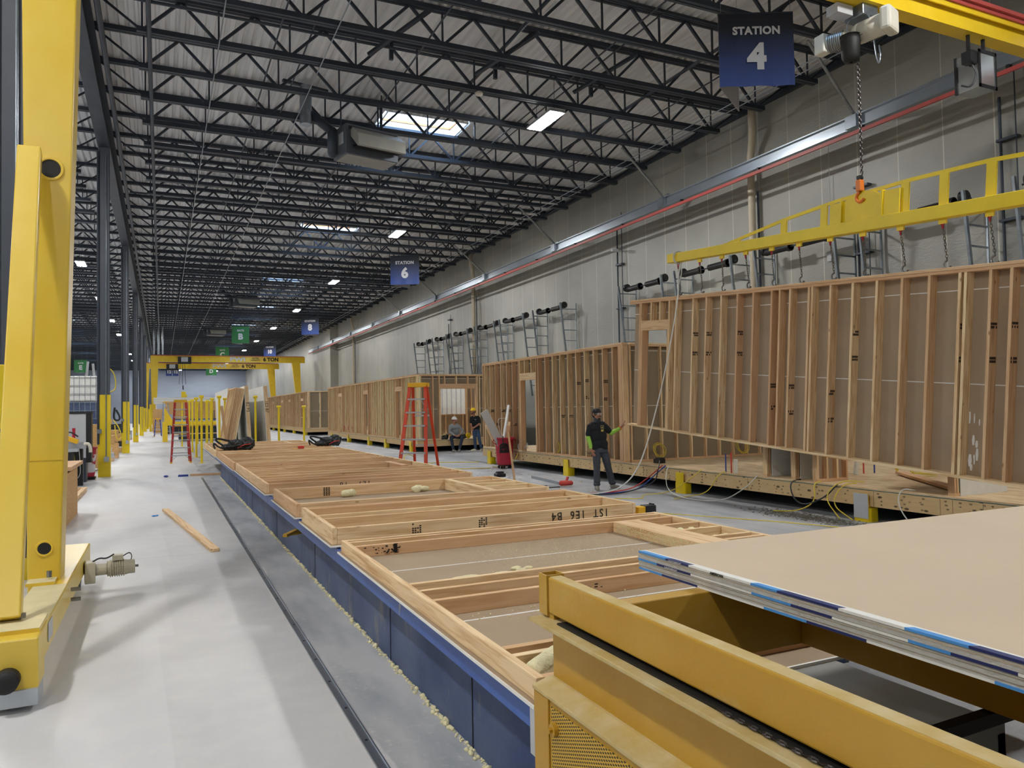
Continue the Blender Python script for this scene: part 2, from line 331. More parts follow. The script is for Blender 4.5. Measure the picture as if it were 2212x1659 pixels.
    def prism(s, poly, ax, t0, t1):
        """poly of 2D points extruded along axis ax"""
        def P(u, v, t): l = [u, v]; l.insert(ax, t); return Vector(l)
        A = [s.b.verts.new(P(u, v, t0)) for u, v in poly]; B = [s.b.verts.new(P(u, v, t1)) for u, v in poly]
        s.b.faces.new(A[::-1]); s.b.faces.new(B); k = len(poly)
        for i in range(k): s.b.faces.new((A[i], A[(i+1) % k], B[(i+1) % k], B[i]))
        return s
    def lathe(s, prof, c=(0, 0, 0), n=24):
        rings = [[s.b.verts.new(Vector(c) + Vector((r * math.cos(2*PI*k/n), r * math.sin(2*PI*k/n), z))) for k in range(n)] for r, z in prof]
        for i in range(len(rings) - 1):
            for k in range(n): s.b.faces.new((rings[i][k], rings[i][(k+1) % n], rings[i+1][(k+1) % n], rings[i+1][k]))
        return s
    def build(s, name, m, parent=None, loc=None, smooth=False, bevel=0, mods=None):
        bmesh.ops.recalc_face_normals(s.b, faces=s.b.faces)
        me = bpy.data.meshes.new(name); s.b.to_mesh(me); s.b.free()
        me.materials.append(M[m] if isinstance(m, str) else m)
        o = bpy.data.objects.new(name, me); COL.objects.link(o)
        if parent is not None: o.parent = parent
        if loc is not None: o.location = loc
        if smooth:
            for p in me.polygons: p.use_smooth = True
            if smooth != 'all':
                pass
        if bevel:
            bv = o.modifiers.new('bevel', 'BEVEL'); bv.width = bevel; bv.segments = 2; bv.limit_method = 'ANGLE'
        return o
def split(mb, name, m, parent, bevel=0):
    """every loose piece of the mesh becomes a part of its own"""
    bm = mb.b; bm.faces.ensure_lookup_table(); seen = set(); out = []
    for f in bm.faces:
        if f in seen: continue
        st = [f]; isl = []; seen.add(f)
        while st:
            g = st.pop(); isl.append(g)
            for e in g.edges:
                for h in e.link_faces:
                    if h not in seen: seen.add(h); st.append(h)
        nb = MB(); vm = {}
        for g in isl:
            for v in g.verts:
                if v not in vm: vm[v] = nb.b.verts.new(v.co)
            nb.b.faces.new([vm[v] for v in g.verts])
        out.append(nb.build(name, m, parent, bevel=bevel))
    bm.free(); return out
def empty(name, loc=(0, 0, 0), rot=(0, 0, 0)):
    o = bpy.data.objects.new(name, None); COL.objects.link(o); o.location = loc; o.rotation_euler = rot; o.empty_display_size = .2; return o
def tag(o, label, cat, group=None, kind=None):
    if label: o['label'] = label
    if cat: o['category'] = cat
    if group: o['group'] = group
    if kind: o['kind'] = kind
    return o
def struct(o): o['kind'] = 'structure'; return o
def box1(name, lo, hi, m, parent=None, bevel=0): return MB().box(lo, hi).build(name, m, parent, bevel=bevel)
def copy_tree(o, parent=None):
    c = o.copy(); COL.objects.link(c); c.parent = parent
    for ch in o.children: copy_tree(ch, c)
    return c
def text(name, s, size, m, parent, loc, rot, ext=.002, bold=0, align='CENTER', sx=1, sp=1):
    cu = bpy.data.curves.new(name, 'FONT'); cu.body = s; cu.size = size; cu.extrude = ext; cu.align_x = align; cu.align_y = 'CENTER'
    cu.offset = bold; cu.space_character = sp; cu.materials.append(M[m]); cu.resolution_u = 3
    t = bpy.data.objects.new(name, cu); me = bpy.data.meshes.new_from_object(t); bpy.data.objects.remove(t); me.name = name
    if not me.materials: me.materials.append(M[m])
    o = bpy.data.objects.new(name, me); COL.objects.link(o); o.location = loc; o.rotation_euler = rot; o.scale = (sx, 1, 1)
    if parent is not None: o.parent = parent
    return o
ORD = ['first', 'second', 'third', 'fourth', 'fifth', 'sixth', 'seventh', 'eighth', 'ninth', 'tenth', 'eleventh', 'twelfth', 'thirteenth', 'fourteenth', 'fifteenth', 'sixteenth', 'seventeenth', 'eighteenth', 'nineteenth', 'twentieth']

# ------------------------------------------------------------------ the hall
XW, Y0, Y1, XL = 15.2, -16.0, 150.0, -19.0
struct(box1('floor', (XL, Y0, -.3), (XW + .3, Y1, 0), 'floor'))
struct(box1('wall_right', (XW, Y0, 0), (XW + .3, Y1, 10.45), 'wall'))
struct(box1('wall_right_far', (14.45, 71.3, 0), (XW - .002, Y1, 10.05), 'wall'))
struct(box1('wall_left', (XL - .3, Y0, 0), (XL, Y1, 10.45), 'wall'))
struct(box1('wall_back', (XL, Y1, 0), (XW + .3, Y1 + .3, 10.45), 'backw'))
struct(box1('wall_front', (XL, Y0 - .3, 0), (XW + .3, Y0, 10.45), 'wall'))
# ceiling: ribbed steel deck, ribs along the hall, with skylight openings
SKY = [(5.9, 8.3, y, y + 1.45) for y in (6.6, 20.6, 34.6, 48.9, 63, 77, 91, 105, 119, 133)] + [(-9.4, -7.0, y, y + 1.45) for y in (20.6, 34.6, 48.9, 63, 77, 91, 105, 119, 133)]
b = MB(); ZD = 10.22; x = XL; pitch = .2
while x < XW + .2:
    segs = [(Y0, Y1)]
    hits = sorted([(s[2], s[3]) for s in SKY if s[0] - .02 < x + pitch / 2 < s[1] + .02])
    if hits:
        segs = []; y = Y0
        for a_, c_ in hits: segs.append((y, a_)); y = c_
        segs.append((y, Y1))
    prof = [(x, ZD), (x + .09, ZD), (x + .125, ZD + .075), (x + .165, ZD + .075), (x + .2, ZD)]
    for (ya, yb) in segs:
        for (p, q) in zip(prof, prof[1:]):
            vs = [b.b.verts.new(v) for v in ((p[0], ya, p[1]), (q[0], ya, q[1]), (q[0], yb, q[1]), (p[0], yb, p[1]))]
            b.b.faces.new(vs)
        vs = [b.b.verts.new(v) for v in ((x, ya, ZD + .1), (x + pitch, ya, ZD + .1), (x + pitch, yb, ZD + .1), (x, yb, ZD + .1))]
        b.b.faces.new(vs)
    x += pitch
struct(b.build('ceiling', 'deck'))
# skylights
for i, (xa, xb, ya, yb) in enumerate(SKY):
    r = empty('window_%d' % (i + 1), ((xa + xb) / 2, (ya + yb) / 2, ZD)); struct(r)
    hx, hy = (xb - xa) / 2, (yb - ya) / 2
    f = MB(); f.box((-hx - .04, -hy - .04, -.02), (-hx, hy + .04, .5)); f.box((hx, -hy - .04, -.02), (hx + .04, hy + .04, .5))
    f.box((-hx, -hy - .04, -.02), (hx, -hy, .5)); f.box((-hx, hy, -.02), (hx, hy + .04, .5)); f.build('skylight_curb', 'white', r)
    f = MB(); f.box((-hx, hy - .03, .3), (hx, hy, .36)); f.box((hx - .03, -hy, .3), (hx, hy, .36)); f.box((-hx, -hy, .3), (-hx + .03, hy, .36)); f.build('wood_trim', 'orwood', r)
    MB().box((-hx - .04, -hy - .04, .5), (hx + .04, hy + .04, .52)).build('pane', 'glass', r)
# girder lines along the hall on the columns
def ibeam(mb, a, b_, w_, h, t=.03):
    """I section along Y or X between z ranges: a=(x,y,zbottom) b=(x,y,zbottom)"""
    a, b_ = Vector(a), Vector(b_); d = b_ - a
    if abs(d.y) > abs(d.x):
        x0 = a.x
        mb.box((x0 - w_/2, a.y, a.z), (x0 + w_/2, b_.y, a.z + t)); mb.box((x0 - w_/2, a.y, a.z + h - t), (x0 + w_/2, b_.y, a.z + h)); mb.box((x0 - t/2, a.y, a.z + t), (x0 + t/2, b_.y, a.z + h - t))
    else:
        y0 = a.y
        mb.box((a.x, y0 - w_/2, a.z), (b_.x, y0 + w_/2, a.z + t)); mb.box((a.x, y0 - w_/2, a.z + h - t), (b_.x, y0 + w_/2, a.z + h)); mb.box((a.x, y0 - t/2, a.z + t), (b_.x, y0 + t/2, a.z + h - t))
    return mb
XG = -1.43
g = ibeam(MB(), (XG, Y0, 9.14), (XG, Y1, 9.14), .3, .96).build('roof_girder', 'steel')
tag(g, 'long dark steel roof girder running over the row of yellow-based columns', 'girder')
# columns
COLY = [9.5, 23.58, 37.2, 51.3, 65.6, 79.6, 93.6, 107.6, 121.6, 135.6]
def column(y, i):
    r = empty('steel_column', (XG, y, 0)); t = .3
    lab = ['slate grey steel column cut by the left picture edge behind the big gantry leg', 'nearest full slate column with yellow base and a grey junction box low on it',
           'second yellow-based column from the near end of the row', 'third yellow-based column from the near end of the row', 'fourth yellow-based column, slim with distance', 'fifth yellow-based column, beside the far gantry leg'][i] if i < 6 else 'slate column with yellow base in the far cluster behind the gantry leg'
    tag(r, lab, 'column', 'slate columns with yellow bases' if i >= 6 else 'yellow-based columns')
    s = MB(); s.box((-.13, -.14, 2.24), (.13, -.1, 9.14)); s.box((-.13, .1, 2.24), (.13, .14, 9.14)); s.box((-.1, -.1, 2.24), (.1, .1, 9.14)); s.build('shaft', 'column', r)
    box1('yellow_guard', (-.15, -.16, 0), (.15, .16, 2.26), 'byellow', r, .006)
    p = MB(); p.tube((.05, -.185, .5), (.05, -.185, 8.9), .016, n=8); p.build('conduit', 'galv', r)
    MB().tube((-.14, -.19, .9), (-.14, -.19, 9.), .03, n=8).build('drop_pipe', 'steel', r)
    if i in (1, 2, 3): box1('junction_box', (0, -.24, .42), (.12, -.165, .56), 'alu', r, .004)
    if i in (1, 2): box1('disconnect_switch', (-.16, -.24, 1.0 + .2 * i), (-.06, -.165, 1.12 + .2 * i), 'galv', r)
for i, y in enumerate(COLY): column(y, i)
# knee braces on the girder at columns
k = MB()
# open-web joists -----------------------------------------------------------
def make_joist(x0, x1, name, m):
    L = x1 - x0; r = empty(name, (x0, 0, 0))
    t = MB(); t.box((0, -.075, 10.11), (L, -.012, 10.21)); t.box((0, .012, 10.11), (L, .075, 10.21)); tc_ = t.build('top_chord', m, r)
    e = 1.1
    t = MB(); t.box((e - .1, -.085, 9.35), (L - e + .25, -.012, 9.455)); t.box((e - .1, .012, 9.35), (L - e + .25, .085, 9.455)); t.build('bottom_chord', m, r)
    t = MB(); n = int(round((L - 2 * e) / 1.45)); dx = (L - 2 * e) / n
    t.bar((.1, 0, 10.13), (e, 0, 9.4), .04); t.bar((L - .1, 0, 10.13), (L - e, 0, 9.4), .04)
    for i in range(n):
        xa = e + i * dx
        t.bar((xa, 0, 9.4), (xa + dx / 2, 0, 10.13), .055); t.bar((xa + dx / 2, 0, 10.13), (xa + dx, 0, 9.4), .055)
        t.bar((xa, 0, 9.4), (xa, 0, 10.13), .036)
    t.bar((L - e, 0, 9.4), (L - e, 0, 10.13), .03)
    t.build('web', m, r); return r
jm = make_joist(XG, XW - .05, 'roof_joist', 'steel'); jl = make_joist(XL + .05, XG, 'roof_joist', 'steel')
JP = 1.745; ys = [11.27 + JP * i for i in range(-15, 80)]
def jlab(y, side):
    j = int(round((y - 11.27) / JP)) + 5
    if side == 'main' and 0 <= j < 20: return 'dark open-web roof joist over the main bay, %s counted from the top of the picture' % ORD[j], 'near roof joists over the main bay'
    if side == 'main': return 'dark open-web joist in the dense far rows over the main bay', 'far roof joists over the main bay'
    if y < 30: return 'dark open-web joist over the left bay, seen beside the yellow gantry leg', 'near roof joists over the left bay'
    return 'dark open-web joist in the far rows over the left bay', 'far roof joists over the left bay'
first = True
for y in ys:
    if y < -1 or y > 148: continue
    for src, side in ((jm, 'main'), (jl, 'left')):
        if side == 'left' and y < 8: continue
        o = src if src.get('used') is None else copy_tree(src)
        if src.get('used') is None: src['used'] = 1; o = src
        o.location.y = y; l, gname = jlab(y, side); tag(o, l, 'roof joist', gname)
for o in COL.objects:
    if 'used' in o: del o['used']
# bearing plates along the right wall and ledger
tag(MB().box((XW - .12, Y0, 9.96), (XW - .003, Y1, 10.1)).build('wall_ledger', 'steel'), 'dark steel angle along the top of the right wall carrying the joists', 'steel angle')
# bridging rods, conduits and sprinkler pipes along the hall
def runner(name, x, z, r, m, label, cat, y0=-10, y1=148, n=8, grp=None):
    return tag(MB().tube((x, y0, z), (x, y1, z), r, n=n).build(name, m), label, cat, grp)
runner('sprinkler_main', -1.05, 9.28, .055, 'steel', 'thick dark sprinkler main hung just right of the girder', 'pipe')
runner('sprinkler_branch', -.2, 9.3, .045, 'steel', 'second dark sprinkler pipe right of the girder', 'pipe')
runner('conduit', 1.1, 9.31, .013, 'galv', 'thin pale conduit running along the ceiling above the blue table', 'conduit')
runner('conduit', 3.2, 9.31, .013, 'galv', 'thin pale conduit just left of the unit heaters', 'conduit')
runner('conduit', 13.1, 9.3, .014, 'galv', 'left one of two pale conduits near the right wall', 'conduit')
runner('conduit', 13.4, 9.3, .014, 'galv', 'right one of two pale conduits near the right wall', 'conduit')
runner('sprinkler_branch', 11.45, 9.75, .04, 'steel', 'dark sprinkler pipe with small heads passing behind the nearest banner', 'pipe')
runner('sprinkler_branch', 6.95, 9.75, .04, 'steel', 'dark sprinkler pipe above the skylights', 'pipe')
for i, (xx, zz) in enumerate([(2.2, 9.46), (5.1, 9.46), (8.8, 9.46), (12.0, 9.46), (3.0, 9.96), (9.6, 9.96)]):
    runner('bridging_rod', xx, zz, .018, 'steel', 'thin dark bridging rod tying the roof joists together, %s of six' % ORD[i], 'rod', n=6, grp='bridging rods')
for j, yy in enumerate([5.2, 12.1, 15.7, 24.5, 29.7, 38.5, 45.4]):
    s = MB(); s.tube((-1.0, yy, 9.62), (14.3, yy, 9.62), .035, n=8)
    tag(s.build('sprinkler_cross_pipe', 'steel'), 'dark cross pipe between roof joists, %s from the camera' % ORD[j], 'pipe', 'cross pipes between joists')
# heavy diagonal knee braces between two joists near the camera
for i, (xx, yy) in enumerate([(4.1, 15.9), (6.6, 15.9), (9.2, 15.9), (4.3, 10.6), (7.0, 10.6)]):
    s = MB(); s.bar((xx, yy - .1, 9.42), (xx + 1.0, yy - 1.4, 10.0), .1, .06); s.bar((xx + .5, yy - .1, 9.4), (xx + .5, yy - .1, 10.0), .08)
    tag(s.build('knee_brace', 'steel'), 'stout dark diagonal brace between joists %s' % ['above the near heater', 'above the near skylight', 'left of the nearest ceiling light', 'near the top edge left of centre', 'near the top edge in the middle'][i], 'brace')

# ------------------------------------------------------------------ lights
def led(x, y, label):
    r = empty('high_bay_light', (x, y, 9.2))
    s = MB(); s.box((-.22, -.68, .0), (.22, .68, .07)); s.build('housing', 'alu', r)
    for q in (-.1, .1): MB().box((q - .075, -.62, -.02), (q + .075, .62, -.001)).build('lens', 'led', r)
    s = MB(); s.tube((0, -.5, .07), (0, -.5, .925), .006, n=6); s.tube((0, .5, .07), (0, .5, .925), .006, n=6); split(s, 'hanger', 'steel', r)
    tag(r, label, 'ceiling light', 'high bay lights')
for i, y in enumerate([-9.5, 3.6, 17.2, 30.9, 43.9, 57.2, 70, 83.4, 96.5, 110, 123, 136]):
    led(9.15, y, ('long bright ceiling light over the modules, %s seen from the camera' % ORD[i - 2]) if i > 1 else ('bright ceiling light above the yellow hoist' if i else 'bright ceiling light behind the camera'))
for i, y in enumerate([-9.5, 3.6, 17, 29.8, 42.5, 55, 67.7, 79.5, 92.5, 105, 118, 131]):
    led(-3.6, y, ('bright ceiling light over the left bay beside the columns, %s from the camera' % ORD[i - 2]) if i > 1 else ('ceiling light over the left bay level with the gantry leg' if i else 'ceiling light over the left bay behind the camera'))
for i, (x, y) in enumerate([(3, 143), (9, 145), (-4, 144)]): led(x, y, 'ceiling light close to the end wall, %s' % ['middle one', 'right one', 'left one'][i])  # extra lamps added to brighten the back wall
for i, y in enumerate([3.6, 29.8, 55, 79.5, 105]): led(-12, y, 'ceiling light deep in the left bay, %s from the camera' % ORD[i])

# ------------------------------------------------------------------ unit heaters
def heater(x, y, z, rz, label):
    r = empty('unit_heater', (x, y, z), (0, 0, rz))
    box1('cabinet', (-.75, -.35, 0), (.75, .45, .78), 'heater', r, .01)
    box1('bottom_panel', (-.7, -.3, -.02), (.7, .4, -.002), 'heatlt', r)
    s = MB(); s.prism([(-.352, .62), (-.45, .66), (-.78, .42), (-.8, .12), (-.74, .1), (-.352, .45)], 0, -.62, .74); s.build('hood', 'heatlt', r)
    s = MB()
    for q in range(5): s.box((-.6, -.74 + q * .07, .1 + q * .012), (.72, -.72 + q * .07, .16 + q * .012))
    s.build('louvre', 'black', r)
    box1('air_slot', (-.68, -.357, .64), (.7, -.352, .72), 'black', r)
    box1('rating_label', (-.757, -.18, .3), (-.7515, .1, .6), 'cab', r)
    s = MB(); s.cap((-.95, .05, .05), .13, (-.95, .05, .62), .13); s.cap((-.95, .05, .62), .12, (-1.45, .2, 1.0), .12); s.build('blower_duct', 'steel', r, smooth=True)
    s = MB(); s.tube((-1.6, .22, .72), (-1.6, .22, 1.72), .15, n=20); s.build('flue', 'galv', r, smooth=False)
    s = MB(); s.box((-2.2, .17, 1.70), (-1.0, .27, 1.76)); s.build('flue_strap', 'steel', r)
    s = MB(); s.tube((.3, -.3, .78), (.3, -.3, 1.75), .02, n=6); s.tube((-.6, .3, .78), (-.6, .3, 1.75), .02, n=6); s.tube((.6, .35, .78), (.6, .35, 1.75), .02, n=6); split(s, 'hanger_rod', 'steel', r)
    tag(r, label, 'heater', 'unit heaters'); return r
heater(5.0, 19.6, 8.36, math.radians(12), 'nearest grey unit heater with sloped hood and flue pipe')
heater(5.2, 54, 8.9, math.radians(12), 'second grey unit heater, further down the ceiling')
heater(4.6, 75, 8.9, math.radians(12), 'third dark unit heater beside the green letter B banner')
heater(3.6, 110, 8.7, 0, 'farthest small heater above the end wall')
s = MB(); s.lathe([(0, -.09), (.09, -.08), (.1, -.04), (.06, 0)], (6.95, 16.45, 9.33)); s.tube((6.95, 16.45, 9.3), (6.95, 16.45, 9.4), .02, n=8)
tag(s.build('smoke_detector', 'pvc', smooth=True), 'small round beige detector hanging under a roof joist', 'detector')

# ------------------------------------------------------------------ banners
def banner(p, q, lines, label, mm, z=9.2, third=True):
    """triangular hanging sign; p,q ends of the readable face"""
    p, q = Vector((*p, z)), Vector((*q, z)); d = (q - p); W = d.length; a = math.atan2(d.y, d.x)
    r = empty('hanging_banner', ((p + q) / 2), (0, 0, a)); H = 1.42
    s = MB(); n = 14
    vs = [[s.b.verts.new((-W/2 + W * i / n, .018 * math.sin(i * 1.1 + j * .35) * (j / 8) ** 1.5, -H * j / 8)) for i in range(n + 1)] for j in range(9)]
    for j in range(8):
        for i in range(n): s.b.faces.new((vs[j][i], vs[j][i+1], vs[j+1][i+1], vs[j+1][i]))
    f = s.build('front_panel', mm, r); sm = f.modifiers.new('thick', 'SOLIDIFY'); sm.thickness = .004; sm.offset = 1
    s = MB(); hh = W * .86
    s.bar((-W/2, .03, -.0), (0, hh, 0), .02); s.bar((W/2, .03, 0), (0, hh, 0), .02); s.bar((-W/2, 0, 0), (W/2, 0, 0), .02); s.build('top_frame', 'steel', r)
    for sg, nm in ((-1, 'left_panel'),):
        b_ = MB(); x0 = sg * W / 2
        b_.prism([(x0, .02), (x0 * .98, .035), (0.01 * sg, hh + .01), (0, hh - .005)], 2, -H, 0); b_.build('rear_panel', 'bback', r)
    s = MB(); s.tube((-W/2 + .05, 0, 0), (-W/2 + .05, 0, 10.13 - z), .004, n=5); s.tube((W/2 - .05, 0, 0), (W/2 - .05, 0, 10.13 - z), .004, n=5); s.tube((0, hh, 0), (0, hh, 10.13 - z), .004, n=5); split(s, 'hanger_wire', 'galv', r)
    text('word_lettering', lines[0], .205, 'bwhite', r, (0, -.03, -.36), (PI/2, 0, 0), bold=.009, sp=1.08)
    text('number_lettering', lines[1], .66 if len(lines[1]) == 1 else .54, 'bwhite', r, (0, -.03, -.88), (PI/2, 0, 0), bold=.034)
    tag(r, label, 'banner', 'hanging banners'); return r
banner((9.72, 11.13), (11.0, 10.50), ('STATION', '4'), 'largest navy banner reading STATION 4', 'banner')
banner((10.14, 35.45), (11.38, 34.76), ('STATION', '6'), 'navy banner reading STATION 6 near the ceiling', 'banner')
banner((10.13, 61.1), (11.33, 60.2), ('STATION', '8'), 'small navy banner reading STATION 8', 'banner')
banner((10.3, 87), (11.5, 86.1), ('STATION', '10'), 'tiny navy banner reading STATION 10', 'banner')
banner((5.3, 66.1), (6.65, 65.8), ('GATE', 'B'), 'green banner reading GATE B', 'green', 8.85)
banner((5.4, 88.1), (6.75, 87.8), ('GATE', 'C'), 'green banner reading GATE C above the far gantry beam', 'green', 8.9)
banner((5.6, 112.1), (6.95, 111.8), ('GATE', 'D'), 'green banner reading GATE D below the far gantry beam', 'green', 8.3)
banner((-8.9, 97), (-7.6, 97), ('GATE', 'E'), 'green banner reading GATE E in the left bay', 'green', 7.9)
banner((.55, 112), (1.3, 112), ('', '12'), 'left of two tiny blue banners reading 12', 'banner', 8.2)
banner((1.4, 112), (2.1, 112), ('', '12'), 'right of two tiny blue banners reading 12', 'banner', 8.2)

# ------------------------------------------------------------------ runway rail along the right wall
r = empty('crane_runway', (14.2, 0, 0)); yb = 81
s = MB(); s.box((-.07, -12, 7.85), (.07, yb, 7.88)); s.box((-.012, -12, 7.88), (.012, yb, 8.12)); s.box((-.09, -12, 8.12), (.09, yb, 8.15)); s.build('beam', 'rail', r)
s = MB(); s.box((-.10, -12, 7.70), (-.05, yb, 7.78)); s.build('conductor_bar', 'red', r)
s = MB()
for i in range(11): s.box((-.14, 4.6 + 7.1 * i, 7.86), (-.02, 4.9 + 7.1 * i, 8.14))
split(s, 'splice_plate', 'galv', r)
s = MB()
for i in range(25): s.box((-.08, 2 + 3.2 * i, 7.74), (.02, 2.06 + 3.2 * i, 7.86))
split(s, 'bar_hanger', 'black', r)
s = MB()
for i in range(10): s.box((.02, 4.6 + 7.1 * i, 8.15), (.98, 4.72 + 7.1 * i, 8.25))
split(s, 'wall_bracket', 'galv', r)
tag(r, 'long silver crane runway beam with red conductor bar beside the right wall', 'crane rail')
for i in range(7):
    yy = 4.6 + 7.1 * i
    s = MB(); s.tube((12.45, yy - .2, 9.38), (14.15, yy + .1, 8.14), .035, n=10)
    tag(s.build('sway_brace', 'galv'), 'grey pipe brace sloping from the roof to the runway beam, %s from the camera' % ORD[i], 'brace', 'runway sway braces')
# wall pipes
def drain(y, lab, big=True):
    s = MB(); x = 14.95
    s.path([(x - .25, y - .35, 9.8), (x - .25, y - .35, 9.25), (x - .12, y - .2, 8.95), (x, y, 8.6), (x, y, 8.2), (x, y, 0)], .1, 14, 0)
    o = tag(s.build('drain_pipe', 'pvcg', smooth=True), lab, 'pipe', 'roof drain pipes')
    t = MB(); t.tube((x + .14, y - .1, 0), (x + .14, y - .1, 7.6), .03, n=8); tag(t.build('dark_wall_pipe', 'steel'), 'slim dark pipe hugging the ' + lab, 'pipe')
drain(15.95, 'thick beige drain pipe nearest the hanging banner reading STATION 4')
drain(36.6, 'thick beige drain pipe halfway along the right wall')
drain(64, 'thick beige drain pipe far along the right wall')
for i, (y, z) in enumerate([(9.2, 7.7), (12.6, 6.0), (23, 8.2), (40.8, 6.6)]):
    s = MB(); s.tube((15.1, y, 0), (15.1, y, z), .028, n=8); s.tube((15.1, y - .3, 0), (15.1, y - .3, z + .5), .014, n=6)
    for q in range(4): s.box((15.04, y - .34, 2 + q * 1.6), (15.19, y + .06, 2.05 + q * 1.6))
    tag(s.build('wall_conduit', 'steel'), 'dark conduit pair clamped to the right wall, %s from the right picture edge' % ORD[i], 'conduit', 'wall conduits')
# roller racks on the wall
def roller_rack(ya, yb_, lab):
    r = empty('roller_rack', (14.4, ya, 0)); L = yb_ - ya
    for yy in (0, L):
        s = MB(); s.bar((0, yy, 5.85), (.42, yy, 2.2), .07, .05); s.tube((.72, yy, 5.85), (.72, yy, 2.0), .028, n=8)
        for q in range(8):
            z = 5.6 - q * .42; xx = .42 * (5.85 - z) / 3.65
            s.bar((xx, yy, z), (.72, yy, z), .035)
        s.build('ladder_frame', 'galv', r)
        s = MB(); s.tube((.25, yy + .09 * (1 if yy == 0 else -1), 5.78), (.25, yy + .2 * (1 if yy == 0 else -1), 5.78), .13, n=16); s.build('end_wheel', 'black', r)
    for q in range(2):
        a = .35 + q * (L / 2 - .1); s = MB(); s.tube((.25, a, 5.72), (.25, a + L / 2 - .45, 5.72), .095, n=14)
        s.tube((.25, a, 5.72), (.25, a + .08, 5.72), .12, n=14); s.build('roll', 'black', r)
    MB().tube((.25, 0, 5.72), (.25, L, 5.72), .02, n=8).build('shaft', 'steel', r)
    tag(r, lab, 'rack', 'roller racks on the wall')
RR = [(8.56, 6.1), (12.0, 9.54), (15.34, 12.73), (18.81, 16.27), (21.92, 19.49), (28.6, 26.13), (32.1, 29.58), (35.25, 32.75), (38.66, 36.24), (41.8, 39.4), (45.26, 42.8)]
for i, (a, c) in enumerate(RR): roller_rack(c, a, 'wall rack of grey ladder brackets holding black rolls, %s from the right picture edge' % ORD[i])
for k_ in range(9): roller_rack(48 + k_ * 3.4, 50.4 + k_ * 3.4, 'tiny far wall rack of ladder brackets and black rolls beyond the dark roofline') if k_ < 0 else None
s = MB(); s.box((15.05, 13.35, 5.2), (15.19, 13.5, 5.4)); s.tube((15.12, 13.42, 5.4), (15.12, 13.42, 9.3), .008, n=5)
tag(s.build('wall_outlet', 'cab'), 'small pale outlet box hanging on a cord against the wall', 'outlet')
s = MB(); s.box((14.7, 22.7, 7.25), (14.95, 22.8, 7.35)); s.tube((14.95, 22.75, 7.3), (15.19, 22.75, 7.3), .03)
tag(s.build('security_camera', 'cab'), 'small security camera on the wall conduit', 'camera')

# ------------------------------------------------------------------ near gantry
r = empty('gantry_crane', (-.79, 7.2, 0))
def taper(mb, c0, h0, c1, h1):
    """box column from (c0) half sizes h0 to c1 half sizes h1"""
    V = []
    for c, h in ((c0, h0), (c1, h1)):
        V.append([mb.b.verts.new((c[0] + sx * h[0], c[1] + sy * h[1], c[2])) for sx, sy in ((-1, -1), (1, -1), (1, 1), (-1, 1))])
    mb.b.faces.new(V[0][::-1]); mb.b.faces.new(V[1])
    for i in range(4): mb.b.faces.new((V[0][i], V[0][(i+1) % 4], V[1][(i+1) % 4], V[1][i]))
    return mb
s = taper(MB(), (-.065, 0, .24), (.11, .16, 0), (-.012, 0, 7.3), (.228, .17, 0)); s.build('leg', 'leg', r, bevel=.012)
s = MB()
s.torus((-.02, -.168, 3.72), .085, .014, (0, 1, 0), 24, 6); s.torus((-.06, -.162, .66), .055, .01, (0, 1, 0), 20, 6)
s.box((-.180, -.166, 1.36), (.066, -.160, 1.366)); split(s, 'weld_bead', 'leg', r)
s = MB(); s.tube((-.02, -.172, 3.72), (-.02, -.164, 3.72), .078, n=24); s.tube((-.06, -.166, .66), (-.06, -.158, .66), .048, n=20); split(s, 'cable_hole', 'dkgap', r)
# raking brace tube from the near wheel to the leg
s = MB(); s.bar((-.085, -1.62, .46), (-.145, -.30, 3.82), .105, .16, up=(1, 0, 0)); s.build('brace', 'leg', r, bevel=.01)
s = MB(); s.box((-.12, -1.75, .2), (.12, 1.7, .4)); s.build('bogie_beam', 'leg', r, bevel=.012)
s = MB(); s.box((-.145, -1.86, .42), (.12, -1.5, .445)); s.box((-.165, -.34, .40), (.03, .0, .425)); split(s, 'mount_plate', 'leg', r)
s = MB(); s.box((-.115, -1.5, .4), (.115, -.34, .4012)); s.box((-.145, -1.86, .445), (.12, -1.5, .4462)); s.box((-.165, -.34, .425), (.03, -.16, .4262)); split(s, 'dust_film', 'dustl', r)
s = MB(); s.box((-.15, -1.98, .12), (.13, -1.72, .42)); s.build('wheel_housing', 'leg', r, bevel=.01)
s = MB(); s.tube((-.02, -2.06, .2), (-.02, -1.97, .2), .065, n=20); s.sph((-.02, -2.06, .2), (.065, .03, .065)); s.build('bumper', 'dkgap', r, smooth=True)
s = MB(); s.box((-.13, -2.0, .035), (.13, -1.78, .13)); s.build('rail_sweep', 'alu', r)
s = MB()
for q in (-1.8, 1.5): s.tube((-.05, q, .12), (.05, q, .12), .12, n=24)
split(s, 'wheel', 'steel', r)
s = MB()
for q in ((.13, -.24, .33), (.13, -.24, .25)): s.tube(q, (q[0] + .07, q[1], q[2]), .016, n=6)
s.tube((0, -1.62, .46), (0, -1.62, .49), .02, n=6); s.tube((-.02, -.22, .44), (-.02, -.22, .49), .02, n=6); split(s, 'bolt', 'chrome', r)
box1('name_plate', (.122, -1.5, .26), (.126, -1.3, .38), 'cab', r)
